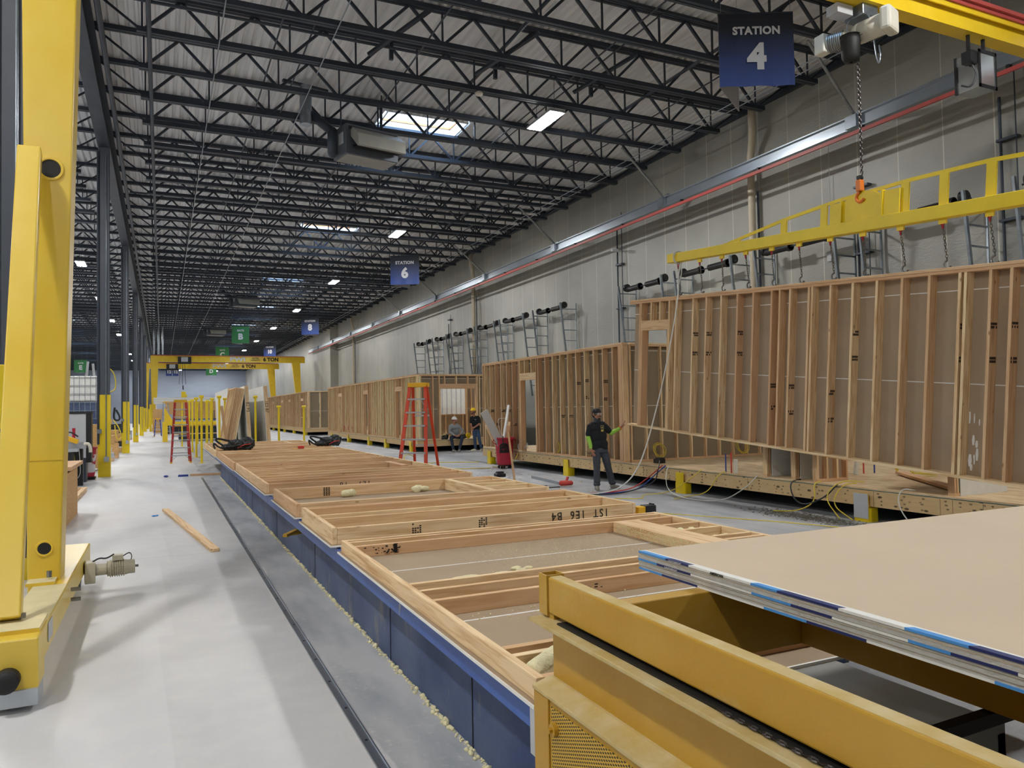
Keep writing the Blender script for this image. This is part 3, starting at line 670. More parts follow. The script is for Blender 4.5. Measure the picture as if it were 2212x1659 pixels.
# girder
gy = 0.12
s = MB(); s.box((-.3, gy - .12, 7.32), (15.0, gy + .12, 7.36)); s.box((-.3, gy - .10, 7.36), (15.0, gy + .10, 7.62)); s.build('girder', 'yellow', r)
s = MB(); s.box((-.3, gy - .17, 7.62), (15.0, gy + .17, 7.66)); s.box((-.3, gy - .17, 7.56), (15.0, gy - .15, 7.62)); s.box((-.3, gy + .15, 7.56), (15.0, gy + .17, 7.62)); s.build('cap_channel', 'yellow', r)
s = MB(); s.box((-.2, gy - .24, 7.70), (14.8, gy - .16, 7.76)); s.box((-.2, gy - .2, 7.64), (14.8, gy - .17, 7.7)); s.build('conductor_bar', 'red', r)
s = MB(); s.box((14.87, gy - 1.0, 7.66 + .52), (15.08, gy + 1.0, 7.66 + .7)); s.bar((14.9, gy, 7.6), (14.97, gy, 8.3), .16); s.build('end_truck', 'yellow', r)
tag(r, 'near yellow gantry crane with tapered leg, raking brace and overhead beam', 'gantry crane')
# drive motor beside the leg foot
r = empty('drive_motor', (-.655, 8.2, .24)); r.rotation_euler = (0, 0, math.radians(6)); r.scale = (.56, .85, .85)
s = MB(); s.tube((.32, 0, 0), (.62, 0, 0), .085, n=20)
for q in range(7): s.tube((.36 + q * .034, 0, 0), (.372 + q * .034, 0, 0), .098, n=20)
s.tube((.62, 0, 0), (.74, 0, 0), .08, n=20); s.build('motor_body', 'motor', r)
s = MB(); s.box((-.02, -.1, -.13), (.14, .1, .1)); s.tube((.14, 0, 0), (.32, 0, 0), .065, n=16); s.build('gearbox', 'motor', r, bevel=.012)
box1('terminal_box', (.4, -.06, .09), (.56, .05, .15), 'motor', r, .006)
MB().tube((.74, 0, 0), (.8, 0, 0), .014, n=8).build('shaft_end', 'chrome', r)
MB().path([(.1, -.03, .1), (.2, -.05, .14), (.3, -.04, .12), (.42, -.02, .16)], .01, 6, 2).build('cable', 'bcord', r)
MB().path([(.56, -.02, .13), (.66, -.03, .17), (.7, -.02, .12), (.68, 0, .07)], .007, 6, 2).build('cable_loop', 'bcord', r)
tag(r, 'finned beige drive motor sticking out beside the gantry leg foot', 'motor')

# hoist and hanging chain
HY = 7.42; HX = 9.02
r = empty('chain_hoist', (HX + .1, HY, 7.0))
s = MB(); s.cap((-.03, .0, -.02), .15, (.03, -.32, -.02), .15, 16); s.build('hoist_body', 'hoist', r, smooth=True)
q = MB(); q.box((-.16, -.1, -.17), (.18, .05, .17), Matrix.Rotation(.3, 3, 'Z')); q.build('end_cover', 'hoist', r, (.02, -.38, -.02), bevel=.04)
lab_ = empty('label_anchor', (.10, -.605, -.02)); lab_.parent = r; lab_.rotation_euler = (0, 0, .3)
bpy.data.objects.remove(lab_)
s = MB(); s.box((-.11, -.002, -.085), (.11, .002, .03)); o = s.build('rating_label', 'ink', r, (.035, -.462, 0)); o.rotation_euler = (0, 0, .3)
text('rating_text', '2 TON', .07, 'bwhite', o, (0, -.004, -.03), (PI/2, 0, 0), .001)
s = MB(); s.cap((-.1, .2, -.04), .12, (-.22, .42, -.04), .12, 14); s.build('motor_housing', 'motor', r, smooth=True)
s = MB()
for k_ in range(8): s.tube((-.12 - k_ * .013, .22 + k_ * .024, -.04), (-.125 - k_ * .013, .232 + k_ * .024, -.04), .135, n=18)
s.build('cooling_fins', 'galv', r)
box1('motor_cap', (-.36, .38, -.18), (-.2, .56, .1), 'hoist', r, .02)
box1('trolley', (-.18, -.16, .16), (.12, .16, .33), 'galv', r, .01)
box1('control_box', (-.55, -.05, .16), (-.25, .15, .3), 'cab', r, .006)
s = MB(); s.lathe([(.02, -.5), (.09, -.49), (.125, -.42), (.135, -.2), (.12, -.12), (.14, -.12)], (-.2, .05, .04), 18); s.build('chain_bag', 'dkgap', r, smooth=True)
s = MB(); s.torus((-.15, -.05, .05), .16, .009, (1, .4, 0), 20, 5); s.path([(.05, -.1, .3), (.06, -.12, -.1), (.12, -.12, -.42), (.18, -.1, -.48), (.22, -.1, -.35), (.2, -.1, -.2)], .012, 6, 2); s.build('hose_loop', 'galv', r)
tag(r, 'pale grey electric chain hoist with black chain bag under the yellow beam', 'hoist')
def chain(mb, a, b_, link=.05, r_=.006, wid=.016):
    a, b_ = Vector(a), Vector(b_); d = b_ - a; n = max(1, int(d.length / (link * .72)))
    for i in range(n):
        c = a + d * ((i + .5) / n); ax = (1, .3, 0) if i % 2 else (.3, -1, 0)
        # oval link standing in the vertical plane
        zz = d.normalized(); u = Vector(ax).normalized(); v = zz
        rings = []
        for k in range(8):
            t = 2 * PI * k / 8; cc = c + u * math.cos(t) * wid + v * math.sin(t) * link / 2
            nn = (u * math.cos(t) + v * math.sin(t)).normalized(); w_ = u.cross(v)
            rings.append([mb.b.verts.new(cc + (nn * math.cos(2*PI*j/4) + w_ * math.sin(2*PI*j/4)) * r_) for j in range(4)])
        for k in range(8):
            A, B = rings[k], rings[(k+1) % 8]
            for j in range(4): mb.b.faces.new((A[j], A[(j+1) % 4], B[(j+1) % 4], B[j]))
    return mb
tag(chain(MB(), (9.0, HY, 4.86), (9.0, HY, 6.8), .055, .008, .018).build('hoist_chain', 'chain'), 'long black load chain dropping from the hoist to the orange hook', 'chain')
def hook(mb, c, s_, ax=(1, 0, 0)):
    mb.torus((c[0], c[1], c[2]), .06 * s_, .017 * s_, ax, 16, 8, 1, -2.6, 1.6); return mb
r = empty('load_hook', (8.955, HY, 4.60))
box1('hook_block', (-.045, -.04, .08), (.045, .04, .24), 'hook', r, .012)
hook(MB(), (0, 0, 0), 1.15).build('hook', 'hook', r, smooth=True)
box1('chain_stop', (-.03, -.03, .25), (.03, .03, .30), 'black', r)
tag(r, 'orange load hook holding the yellow spreader beam', 'hook')

# spreader beam : tilted, parallel to the framed panel below
TH = math.radians(4.6)
r = empty('spreader_beam', (9.0, 11.86, 4.55), (TH, 0, 0))     # local -Y runs towards the camera
s = MB(); s.box((-.075, -8.4, -.085), (.075, 0, .085)); s.build('main_tube', 'byellow', r, bevel=.006)
s = MB(); LP = [-.55, -.9, -1.5, -2.1, -2.7, -3.28, -3.88, -4.45, -5.05, -5.65, -6.25, -7.0, -7.7]
pts = [(-1.5, .07), (-2.95, .31), (-4.0, .43), (-5.15, .5), (-6.25, .52), (-7.3, .48), (-8.3, .38)]
for (a, za), (c, zc) in zip(pts, pts[1:]): s.bar((0, a, za), (0, c, zc), .05, .02, up=(1, 0, 0))
s.build('tie_bar', 'byellow', r)
s = MB()
for a, z in [(-1.9, .14), (-2.95, .31), (-3.75, .40), (-5.1, .49), (-5.65, .5), (-6.25, .51), (-7.3, .47)]: s.box((-.012, a - .06, .06), (.012, a + .06, z))
split(s, 'post', 'byellow', r)
s = MB(); s.prism([(-4.1, .07), (-4.78, .07), (-4.78, .36), (-4.62, .46), (-4.42, .50), (-4.26, .46), (-4.1, .36)], 0, -.03, .03)
s.box((-.07, -4.12, .07), (.07, -4.09, .4)); s.box((-.07, -4.80, .07), (.07, -4.77, .44)); s.box((-.05, -4.1, .07), (-.03, -3.9, .38)); s.box((-.05, -5.05, .07), (-.03, -4.8, .42))
s.build('lifting_lug', 'byellow', r)
s = MB()
for a in (-.9, -1.5, -2.1, -2.7, -3.28, -3.88, -4.45, -5.05, -5.65, -6.25, -6.9): s.box((-.015, a - .05, -.15), (.015, a + .05, -.085))
split(s, 'chain_lug', 'byellow', r)
s = MB()
for q in range(3): s.torus((0, -.26, 0), .115, .014, (0, 1, .15 * (q - 1)), 16, 5)
s.path([(0.03, -.3, -.1), (.02, -.36, -.3), (.01, -.28, -.5)], .012, 5, 2); s.build('strap_rope', 'wcord', r)
tag(r, 'long yellow spreader beam with tie bar and lifting lug, hung from the hook', 'lifting beam')
def wpt(yl, zl):
    v = Matrix.Rotation(TH, 4, 'X') @ Vector((0, yl, zl, 1)); return Vector((9.0 + v.x, 11.86 + v.y, 4.55 + v.z))
cl = ['nearest the strap at the left end', 'second', 'third', 'fourth', 'fifth', 'sixth', 'seventh', 'eighth', 'ninth', 'tenth', 'eleventh']
for i, a in enumerate([-.26, -.9, -1.5, -2.1, -2.7, -3.28, -3.88, -4.45, -5.05, -5.65, -6.25]):
    p = wpt(a, -.15); sw = random.uniform(-.1, .08) if i in (4, 7, 9) else random.uniform(-.03, .03)
    c = empty('sling_chain', p); e = Vector((.03, sw, -.47))
    chain(MB(), (0, 0, -.02), e, .05, .005, .014).build('links', 'chrome', c)
    hook(MB(), (e.x, e.y, e.z - .05), .8).build('end_hook', 'chrome', c, smooth=True)
    chain(MB(), (0, 0, .03), (0, 0, -.06), .05, .009, .018).build('red_link', 'redlink', c)
    tag(c, 'hooked sling chain under the spreader beam, %s' % (cl[i] if i == 0 else cl[i] + ' from its left end'), 'chain', 'sling chains')
# stainless control box hung under the girder
r = empty('control_cabinet', (11.45, 7.3, 6.72))
box1('steel_body', (-.2, -.17, -.26), (.2, .2, .3), 'stainless', r, .004)
s = MB()
for (a, c) in (((-.21, -.18, -.27), (-.17, -.165, .31)), ((.17, -.18, -.27), (.21, -.165, .31)), ((-.21, -.18, -.27), (.21, -.165, -.22)), ((-.21, -.18, .26), (.21, -.165, .31)), ((-.22, .17, -.27), (-.19, .21, .31))): s.box(a, c)
s.build('black_frame', 'black', r)
s = MB(); s.box((-.2, -.02, .3), (-.16, .02, .72)); s.box((.16, -.02, .3), (.2, .02, .72)); split(s, 'hanger_arm', 'black', r)
box1('relay_box', (-.36, -.16, .1), (-.22, 0, .28), 'black', r, .006)
MB().path([(-.26, -.1, .1), (-.24, -.16, -.1), (-.3, -.1, -.28), (-.38, 0, -.22)], .013, 6, 2).build('cable', 'bcord', r)
tag(r, 'stainless control cabinet in a black frame below the yellow crane beam', 'cabinet')

# ------------------------------------------------------------------ framed wall panels
def frame_maps(kind):
    if kind == 'y': return (lambda l, h, t: Vector((t, l, h))), (1, 2)     # standing, runs along +Y
    if kind == '-y': return (lambda l, h, t: Vector((t, -l, h))), (1, 2)
    if kind == 'x': return (lambda l, h, t: Vector((l, t, h))), (0, 2)
    if kind == 'flat': return (lambda l, h, t: Vector((h, l, t))), (1, 0)   # lying, studs across X
def lum(root, P, axes, name, l, h, t, grain, bev=.003, m=None):
    a = P(l[0], h[0], t[0]); c = P(l[1], h[1], t[1])
    lo = Vector((min(a.x, c.x), min(a.y, c.y), min(a.z, c.z))); hi = Vector((max(a.x, c.x), max(a.y, c.y), max(a.z, c.z)))
    wm = m or WD[axes[0] if grain == 'l' else axes[1] if grain == 'h' else 3 - axes[0] - axes[1]]
    return MB().box(lo, hi).build(name, wm, root, bevel=bev)
def mark(root, P, l, h, t, n=4, sz=.05):
    """row of black grade-stamp ticks"""
    s = MB()
    for i in range(n):
        for k in range(2):
            a = P(l, h + k * sz * .8, t + i * sz * .55); c = P(l + .002, h + k * sz * .8 + sz * .5, t + i * sz * .55 + sz * .34)
            s.box((min(a.x, c.x), min(a.y, c.y), min(a.z, c.z)), (max(a.x, c.x), max(a.y, c.y), max(a.z, c.z)))
    return s
def wall_frame(root, kind, L, H, D, studs, t0=0, sheet=None, opens=(), top2=True, sheet_m='paper', bev=.003, joints=(1.22, 2.44), foam=False, W=.038, marks=False, doorgap=True):
    """studs: list of l positions (left edges); opens: (l0,l1,hbottom,htop)"""
    P, ax = frame_maps(kind)
    def clip(lo, hi):   # pieces of plate outside doors reaching the floor
        segs = [(lo, hi)]
        for (a, c, hb, ht) in opens:
            if hb <= 0.01 and doorgap:
                n = []
                for s_ in segs:
                    if a > s_[0] and a < s_[1]: n.append((s_[0], a)); 
                    elif s_[0] >= a: pass
                    if c < s_[1]: n.append((max(c, s_[0]), s_[1]))
                    if a >= s_[1]: n.append(s_)
                segs = [z for i, z in enumerate(n) if z not in n[:i]]
        return segs
    for (a, c) in clip(0, L): lum(root, P, ax, 'bottom_plate', (a, c), (0, W), (t0, t0 + D), 'l', bev)
    lum(root, P, ax, 'top_plate', (0, L), (H - W, H), (t0, t0 + D), 'l', bev)
    if top2: lum(root, P, ax, 'cap_plate', (.02, L - .02), (H, H + W), (t0 - .01, t0 + D - .005), 'l', bev)
    for i, l in enumerate(studs):
        pieces = [(W, H - W)]
        for (a, c, hb, ht) in opens:
            if a - .005 < l < c - W + .005:
                pieces = [(ht + .19, H - W)] if hb < .3 else [(W, hb - W), (ht + .19, H - W)]
        for (p, q) in pieces:
            if q - p > .05: lum(root, P, ax, 'stud' if q - p > 1.5 else 'cripple_stud', (l, l + W), (p, q), (t0 + random.uniform(0, .004), t0 + D), 'h', bev)
        if marks and i % 3 != 1:
            pass
    for (a, c, hb, ht) in opens:
        lum(root, P, ax, 'header', (a - W, c + W), (ht, ht + .19), (t0, t0 + D), 'l', bev)
        if hb > .3: lum(root, P, ax, 'sill', (a, c), (hb - W, hb), (t0, t0 + D), 'l', bev)
        for e in (a - W, c): lum(root, P, ax, 'jamb_stud', (e, e + W), (W, ht), (t0, t0 + D), 'h', bev)
        for e in (a - 2 * W, c + W): lum(root, P, ax, 'king_stud', (e, e + W), (W, H - W), (t0, t0 + D), 'h', bev)
    if sheet is not None:
        s = MB(); ts = t0 + D + .001 if sheet > 0 else t0 - .014; edges = [0] + sorted([v for (a, c, hb, ht) in opens for v in (a, c)]) + [L]
        def bx(mb, l, h, t):
            a = P(l[0], h[0], t[0]); c = P(l[1], h[1], t[1]); mb.box((min(a.x, c.x), min(a.y, c.y), min(a.z, c.z)), (max(a.x, c.x), max(a.y, c.y), max(a.z, c.z)))
        for a, c in zip(edges, edges[1:]):
            op = [o for o in opens if abs(o[0] - a) < 1e-6]
            if op and c == op[0][1]:
                bx(s, (a, c), (op[0][3], H), (ts, ts + .013))
                if op[0][2] > .3: bx(s, (a, c), (.0, op[0][2]), (ts, ts + .013))
            else: bx(s, (a, c), (0, H), (ts, ts + .013))
        s.build('drywall', sheet_m, root)
        s = MB(); tj = ts - .002 if sheet > 0 else ts + .013
        for hj in joints:
            if hj < H:
                for a, c in zip(edges, edges[1:]):
                    if [o for o in opens if abs(o[0] - a) < 1e-6 and o[2] < hj < o[3]]: continue
                    bx(s, (a, c), (hj - .006, hj + .006), (tj, tj + .0015))
        s.build('drywall_joint', 'white', root)
    if foam:
        s = MB()
        def fz(l, h0, h1, w_, dep):
            n = 10
            for k in range(n):
                a = P(l - w_ * random.uniform(.5, 1), h0 + (h1 - h0) * k / n, t0 + D - dep); c = P(l + w_ * .3, h0 + (h1 - h0) * (k + 1) / n, t0 + D)
                s.box((min(a.x, c.x), min(a.y, c.y), min(a.z, c.z)), (max(a.x, c.x), max(a.y, c.y), max(a.z, c.z)))
        for l in studs:
            if any(a - .1 < l < c + .1 for (a, c, hb, ht) in opens): continue
            fz(l, .05, H - .05, .07, random.uniform(.05, .09)); 
        o = s.build('spray_foam', 'foam', root); o['kind'] = 'stuff'
def stamps(root, P, items):
    s = MB()
    for (l, h, t, along) in items:
        for i in range(5):
            for k in range(2):
                if random.random() < .15: continue
                if along == 'h': a = (l - .0015, h + k * .04, t + i * .023); c = (l + .0008, h + k * .04 + .03, t + i * .023 + .016)
                a = P(*a); c = P(*c); s.box((min(a.x, c.x), min(a.y, c.y), min(a.z, c.z)), (max(a.x, c.x), max(a.y, c.y), max(a.z, c.z)))
    if items: s.build('grade_stamp', 'ink', root)
def seq(a, b_, n=.406): 
    r = []; x = a
    while x < b_ - .06: r.append(x); x += n
    return r + [b_]
# --- panel hanging beside the near module
PH = math.radians(4.4)
r = empty('hanging_wall_panel', (8.72, 13.05, 1.308), (PH, 0, 0))
ST = [0.24, 1.40, 1.89, 2.26, 2.65, 3.05, 3.42, 3.83, 4.0, 4.21, 4.58, 4.64, 4.98, 5.36, 5.75, 6.13, 6.51, 6.91, 6.98, 7.28, 7.52, 7.9, 8.3]
ST = [v + .1 for v in ST]
wall_frame(r, '-y', 8.7, 2.52, .14, ST, opens=[(.46, 1.26, 0, 1.94)], sheet=1, doorgap=False, joints=(1.14, 2.28))
P_, _ = frame_maps('-y')
for c_ in (.72, 1.0): lum(r, P_, (1, 2), 'cripple_stud', (c_, c_ + .038), (2.13, 2.48), (0, .14), 'h')
stamps(r, P_, [(ST[i] + .038 + .002, h, .015, 'h') for i, h in ((2, 1.8), (3, 1.8), (5, 1.8), (2, 1.45), (3, 1.45), (5, 1.45), (7, .95), (9, .95), (12, .9), (7, .6), (9, .55), (12, .5), (13, 1.75), (13, 1.4), (17, 1.8), (17, 1.4), (19, 1.8), (19, 1.4), (20, 1.8), (20, 1.4))])
s = MB()
for q in range(26): 
    a = random.uniform(6.95, 7.25); h = random.uniform(.12, .8); s.ball((.1405, -a, h), (.002, random.uniform(.006, .03), random.uniform(.01, .09)))
s.build('white_splashes', 'white', r)
tag(r, 'large stud and drywall panel tilted in the air under the yellow spreader beam', 'wall panel')

# --- modules
def module(name, x0, x1, ya, yb_, lab, sup, mark_rim=False):
    r = empty(name, (x0, ya, 0)); L = yb_ - ya; W = x1 - x0
    s = MB(); s.box((0, 0, .22), (.045, L, .445)); s.build('rim_beam', 'srim' if mark_rim else 'rim', r)
    s = MB(); s.box((.05, 0, .22), (W, .045, .445)); s.build('end_beam', 'rim', r)
    s = MB(); s.box((W - .045, .05, .22), (W, L, .445)); s.box((.05, L - .045, .22), (W - .05, L, .445)); s.build('rear_beam', 'rim', r)
    s = MB(); s.box((-.006, -.004, .4455), (W, L, .4535)); s.build('glue_line', 'teal', r)
    s = MB(); s.box((0, 0, .454), (W, L, .478)); s.build('deck_board', 'ply', r)
    for (y, gl) in sup:
        q = MB(); q.box((-.06, y - ya - .22, .0), (-.045, y - ya + .0, .40)); q.box((-.045, y - ya - .235, .0), (.12, y - ya - .22, .20)); q.box((-.06, y - ya - .0, 0), (.12, y - ya + .015, .2)); q.box((-.044, y - ya - .2, .2), (.14, y - ya - .01, .216)); q.tube((-.066, y - ya - .06, .33), (-.06, y - ya - .06, .33), .014, n=8); q.tube((-.066, y - ya - .16, .33), (-.06, y - ya - .16, .33), .014, n=8); q.build('support_stand', 'byellow', r)
    tag(r, lab, 'modular floor'); return r
mA = module('module_floor', 9.1, 13.7, 2.6, 21.7, 'near plywood-decked module floor on yellow stands below the hanging panel', [(7.75, 0), (11.9, 0), (16.4, 0), (21.2, 0)], True)
s = MB()
y_ = .1
while y_ < 18.9:
    for z_ in (.26, .31, .36, .41):
        if random.random() < .62:
            yy = y_ + random.uniform(-.03, .03); s.box((-.0012, yy - .02, z_ - .002), (-.0002, yy + .02, z_ + .003))
            for k_ in range(random.choice((1, 2, 3))): s.box((-.0012, yy - .012 + k_ * .012, z_ - .014), (-.0002, yy - .008 + k_ * .012, z_ + .012))
    if random.random() < .12: s.box((-.0012, y_ + .1, .225), (-.0002, y_ + .104, .44))
    y_ += random.choice((.11, .17, .28, .36))
o = s.build('nailing_marks', 'ink', mA); o['kind'] = 'stuff'
r = MB().box((-.074, 4.92, .05), (-.066, 5.16, .40)).build('spattered_plate', 'cab', mA)
mB = module('module_floor', 9.1, 13.7, 28.3, 45.8, 'module floor carrying the foam-striped walls behind the orange ladder', [(29.2, 0), (33, 0), (36, 0), (40.4, 0), (44.6, 0)])
mC = module('module_floor', 9.2, 13.7, 53.4, 100, 'far module floor beyond the yellow posts', [(54.3, 0), (59.5, 0), (64.4, 0), (71, 0), (79, 0)])
ZF = .48
r = empty('module_wall', (9.1, 13.75, ZF)); tag(r, 'brown stud wall along the near module with a doorway behind the red bin', 'stud wall')
wall_frame(r, 'y', 7.9, 2.57, .14, seq(0, 7.86), opens=[(4.25, 5.15, 0, 1.98)], sheet=1, sheet_m='paperdark')
P_, _ = frame_maps('y')
lum(r, P_, (1, 2), 'corner_post', (.05, .19), (.04, 2.53), (-.002, .036), 'h')
stamps(r, P_, [(.406 * i - .002, h, .015, 'h') for i, h in ((2, 1.75), (2, 1.35), (4, 1.8), (4, 1.4), (5, 1.75), (6, .95), (7, .95), (3, .9), (13, 1.1), (14, .7), (15, 1.1), (16, 1.1), (17, .7), (18, 1.1))])
r = empty('module_wall', (9.26, 13.72, ZF)); tag(r, 'stud wall with olive backing running from the worker towards the hall wall', 'stud wall')
wall_frame(r, 'x', 4.35, 2.57, .09, seq(0, 4.31), sheet=1, sheet_m='paperdark')
r = empty('module_wall', (13.55, 3.0, ZF)); tag(r, 'rear wall of the near module, seen low between the partitions', 'stud wall')
wall_frame(r, 'y', 10.6, 2.2, .14, seq(0, 10.56), sheet=1, sheet_m='paperdark', top2=False)
r = empty('steel_post', (12.3, 22.6, 0)); box1('shaft', (-.12, -.1, 1.2), (.12, .1, 2.9), 'column', r); box1('yellow_base', (.2, -.1, 0), (.3, .1, 1.9), 'byellow', r); box1('lower_shaft', (-.12, -.1, 0), (.12, .1, 1.2), 'column', r)
tag(r, 'slate grey post with yellow strip seen through the module doorway', 'post')
def partition(x0, x1, y, lab, h=2.35):
    r = empty('closet_partition', (x0, y, ZF)); L = x1 - x0
    box1('drywall', (.1, -.0, .0), (L, .012, h), 'white', r)
    box1('drywall', (.1, .105, .0), (L, .117, h), 'white', r)
    for l in [0, .05] + seq(.45, L - .04): MB().box((l, .014, .04), (l + .038, .103, h)).build('stud', WD[2], r)
    MB().box((0, .014, 0), (L, .103, .038)).build('bottom_plate', WD[0], r)
    tag(r, lab, 'partition')
partition(9.2, 10.3, 9.62, 'low white-faced closet partition left of its two neighbours under the hanging panel')
partition(9.2, 10.3, 9.0, 'middle white-faced closet partition under the hanging panel')
partition(9.15, 10.2, 6.3, 'white partition stub under the right part of the hanging panel')
r = empty('closet_partition', (10.32, 9.0, ZF)); box1('drywall', (0, 0, 0), (.012, .75, 2.3), 'gray', r); tag(r, 'grey back panel of the closets under the hanging panel', 'partition')
r = empty('closet_frame', (9.13, 8.5, ZF)); wall_frame(r, 'x', .66, 2.3, .09, [0, .2, .42, .622], sheet=1, sheet_m='paper', top2=False, joints=()); tag(r, 'short stud frame with olive backing beside the closet partitions', 'stud frame')
# plumbing stubs, lumber, coils on the deck
def stub(x, y, h, rr, m, lab, tilt=0): tag(MB().tube((x, y, ZF), (x + tilt, y, ZF + h), rr, n=12).build('pipe_stub', m), lab, 'pipe')
stub(9.21, 10.66, .33, .012, 'blcord', 'thin blue pipe stub left of the closets'); stub(9.17, 10.47, .36, .012, 'rcord', 'thin red pipe stub next to the white one left of the closets'); stub(9.15, 10.33, .25, .035, 'pvc', 'fat white pipe stub left of the closets')
stub(10.6, 9.05, .45, .04, 'pvc', 'leaning white pipe right of the closets', .08); stub(10.85, 9.1, .3, .012, 'rcord', 'red pipe stub right of the leaning white pipe'); stub(11.05, 9.05, .15, .012, 'blcord', 'short blue pipe stub right of the leaning white pipe')
s = MB(); s.bar((11.1, 8.6, ZF + .04), (9.75, 6.75, ZF + .03), .14, .038); tag(s.build('loose_board', WD[1]), 'loose board lying slanted on the module deck', 'board')
def coil(x, y, z, R_, m, lab, ax=(0, 0, 1), n=4, tail=None):
    s = MB()
    for i in range(n):
        a = Vector(ax) + Vector((random.uniform(-.25, .25), random.uniform(-.25, .25), random.uniform(-.15, .15)))
        s.torus((x + random.uniform(-.02, .02), y + random.uniform(-.02, .02), z + random.uniform(0, .03)), R_ * random.uniform(.75, 1.05), .006, a, 22, 5, random.uniform(.75, 1))
    if tail: s.path(tail, .006, 5, 2)
    tag(s.build('cable_coil', m), lab, 'cable')
coil(9.9, 13.58, ZF + .22, .19, 'ycord', 'yellow cable coil leaning on the stud wall right of the worker', (.2, -1, .25))
coil(12.2, 13.55, ZF + .25, .2, 'ycord', 'yellow cable coil at the far left end of the closets', (.2, -1, .25))
coil(11.4, 8.9, ZF + .16, .17, 'ycord', 'yellow cable coil standing beside the blue pipe stub', (.5, -1, .2))
coil(11.2, 8.2, ZF + .05, .24, 'ycord', 'loose yellow cable heap by the slanted board', (0, 0, 1), 6)
coil(9.2, 14.9, ZF + .12, .17, 'ycord', 'yellow cable coil on the deck left of the worker', (-.6, -.2, 1), 5)
coil(9.15, 15.3, ZF + .2, .15, 'bcord', 'black cable loop left of the worker', (-1, -.2, .3), 2)
coil(9.2, 17.0, ZF + .17, .16, 'ycord', 'thin yellow coil hanging between studs right of the doorway', (-1, .2, .1), 3)
coil(9.2, 19.0, ZF + .13, .15, 'wcord', 'greyish cable coil at the doorway behind the red bin', (-1, -.4, .5), 6)
coil(11.3, 18.3, ZF + .12, .22, 'wcord', 'pale cable coil on the deck inside the doorway', (-.2, -.6, .7), 5)
s = MB(); s.box((9.45, 13.0, ZF), (9.62, 13.2, ZF + .09)); s.box((9.47, 12.99, ZF + .09), (9.6, 13.16, ZF + .12)); tag(s.build('battery_pack', 'black', bevel=.008), 'small black battery pack on the deck right of the worker', 'battery')
# cables over the rim and on the floor
def cable(pts, r_, m, lab): tag(MB().path(pts, r_, 6, 3).build('cable', m), lab, 'cable')
cable([(8.98, 11.5, 4.42), (8.75, 11.3, 4.1), (8.58, 11.1, 3.6), (8.56, 11.5, 2.36), (8.5, 11.75, 1.6), (8.4, 11.95, .9), (8.25, 12.1, .4), (8.0, 12.3, .1), (7.6, 12.4, .03), (7.2, 12.6, .03)], .013, 'wcord', 'long white rope hanging in front of the tilted panel down to the floor')
cable([(9.0, 12.35, .6), (8.85, 12.2, .45), (8.7, 12.1, .2), (8.3, 12.3, .05), (7.8, 12.2, .02), (7.3, 12.5, .02)], .012, 'bcord', 'black cable running from the deck edge to the floor near the worker')
cable([(9.1, 12.4, .5), (8.75, 12.35, .3), (8.4, 12.4, .08), (7.9, 12.45, .03), (7.5, 12.6, .02)], .012, 'rcord', 'red cable in the bundle at the worker feet')
cable([(9.1, 12.3, .5), (8.75, 12.25, .3), (8.45, 12.3, .06), (8.0, 12.35, .03), (7.6, 12.4, .02)], .012, 'blcord', 'blue cable in the bundle at the worker feet')
cable([(9.1, 12.2, .5), (8.95, 12.1, .36), (8.6, 11.6, .1), (8.5, 11.0, .02), (8.7, 10.2, .02), (8.9, 9.8, .3), (9.1, 9.75, .5)], .009, 'wcord', 'thin white cable looping below the deck edge')
cable([(9.1, 11.2, .5), (8.95, 11.2, .4), (8.7, 11.6, .05), (8.2, 11.9, .02), (7.9, 11.3, .02), (7.5, 11.7, .02)], .008, 'ycord', 'yellow cable trailing left of the stand nearest the worker')
cable([(9.15, 10.6, .5), (8.97, 10.6, .45), (8.9, 10.8, .1), (8.7, 11.2, .02), (8.3, 11.0, .02)], .008, 'ycord', 'yellow cable hanging over the rim right of the worker')
cable([(9.2, 8.9, .49), (9.0, 8.95, .46), (8.97, 8.85, .2), (8.96, 8.6, .12), (8.97, 8.2, .3), (9.1, 8.1, .49)], .011, 'bcord', 'thick black cable looping over the rim below the closets')
cable([(9.2, 8.5, .49), (9.03, 8.5, .47), (8.98, 8.4, .2), (8.9, 8.7, .03), (8.7, 9.0, .02)], .009, 'ycord', 'yellow cable hanging beside the black loop')
cable([(9.2, 7.85, .52), (9.02, 7.95, .5), (8.95, 8.1, .2), (8.93, 7.7, .02)], .008, 'ycord', 'yellow cable draped over the rim by the spattered stand')
cable([(9.25, 7.75, .54), (9.05, 8.0, .56), (8.96, 8.25, .3), (8.9, 7.9, .02)], .008, 'ycord', 'second yellow cable draped over the rim by the spattered stand')
cable([(9.2, 6.9, .5), (9.03, 7.0, .53), (8.96, 7.0, .3), (8.9, 6.7, .02)], .008, 'wcord', 'thin white cable over the rim near the right picture edge')
cable([(6.6, 11.6, .012), (6.9, 10.1, .012), (7.6, 8.9, .012), (8.2, 7.8, .012), (8.6, 6.4, .012)], .007, 'ycord', 'yellow cord stretched along the aisle floor')
cable([(9.15, 19.2, .5), (8.98, 19.0, .3), (8.9, 19.3, .05), (8.6, 19.8, .02)], .01, 'ycord', 'yellow cord falling from the doorway beside the red bin')
cable([(8.4, 19.5, .015), (7.9, 19.6, .015), (7.2, 19.9, .015), (6.9, 20.4, .015), (7.4, 21.4, .015), (7.1, 22.2, .015), (7.9, 22.6, .015), (9.0, 21.8, .015)], .012, 'ycord', 'yellow cord wandering over the floor left of the red bin')
coil(7.0, 22.6, .14, .24, 'ycord', 'yellow cable coil on the floor between ladder and red bin', (.2, -.9, .5), 3)
s = MB(); s.tube((7.6, 9.4, .004), (8.3, 6.0, .004), .004, n=4)
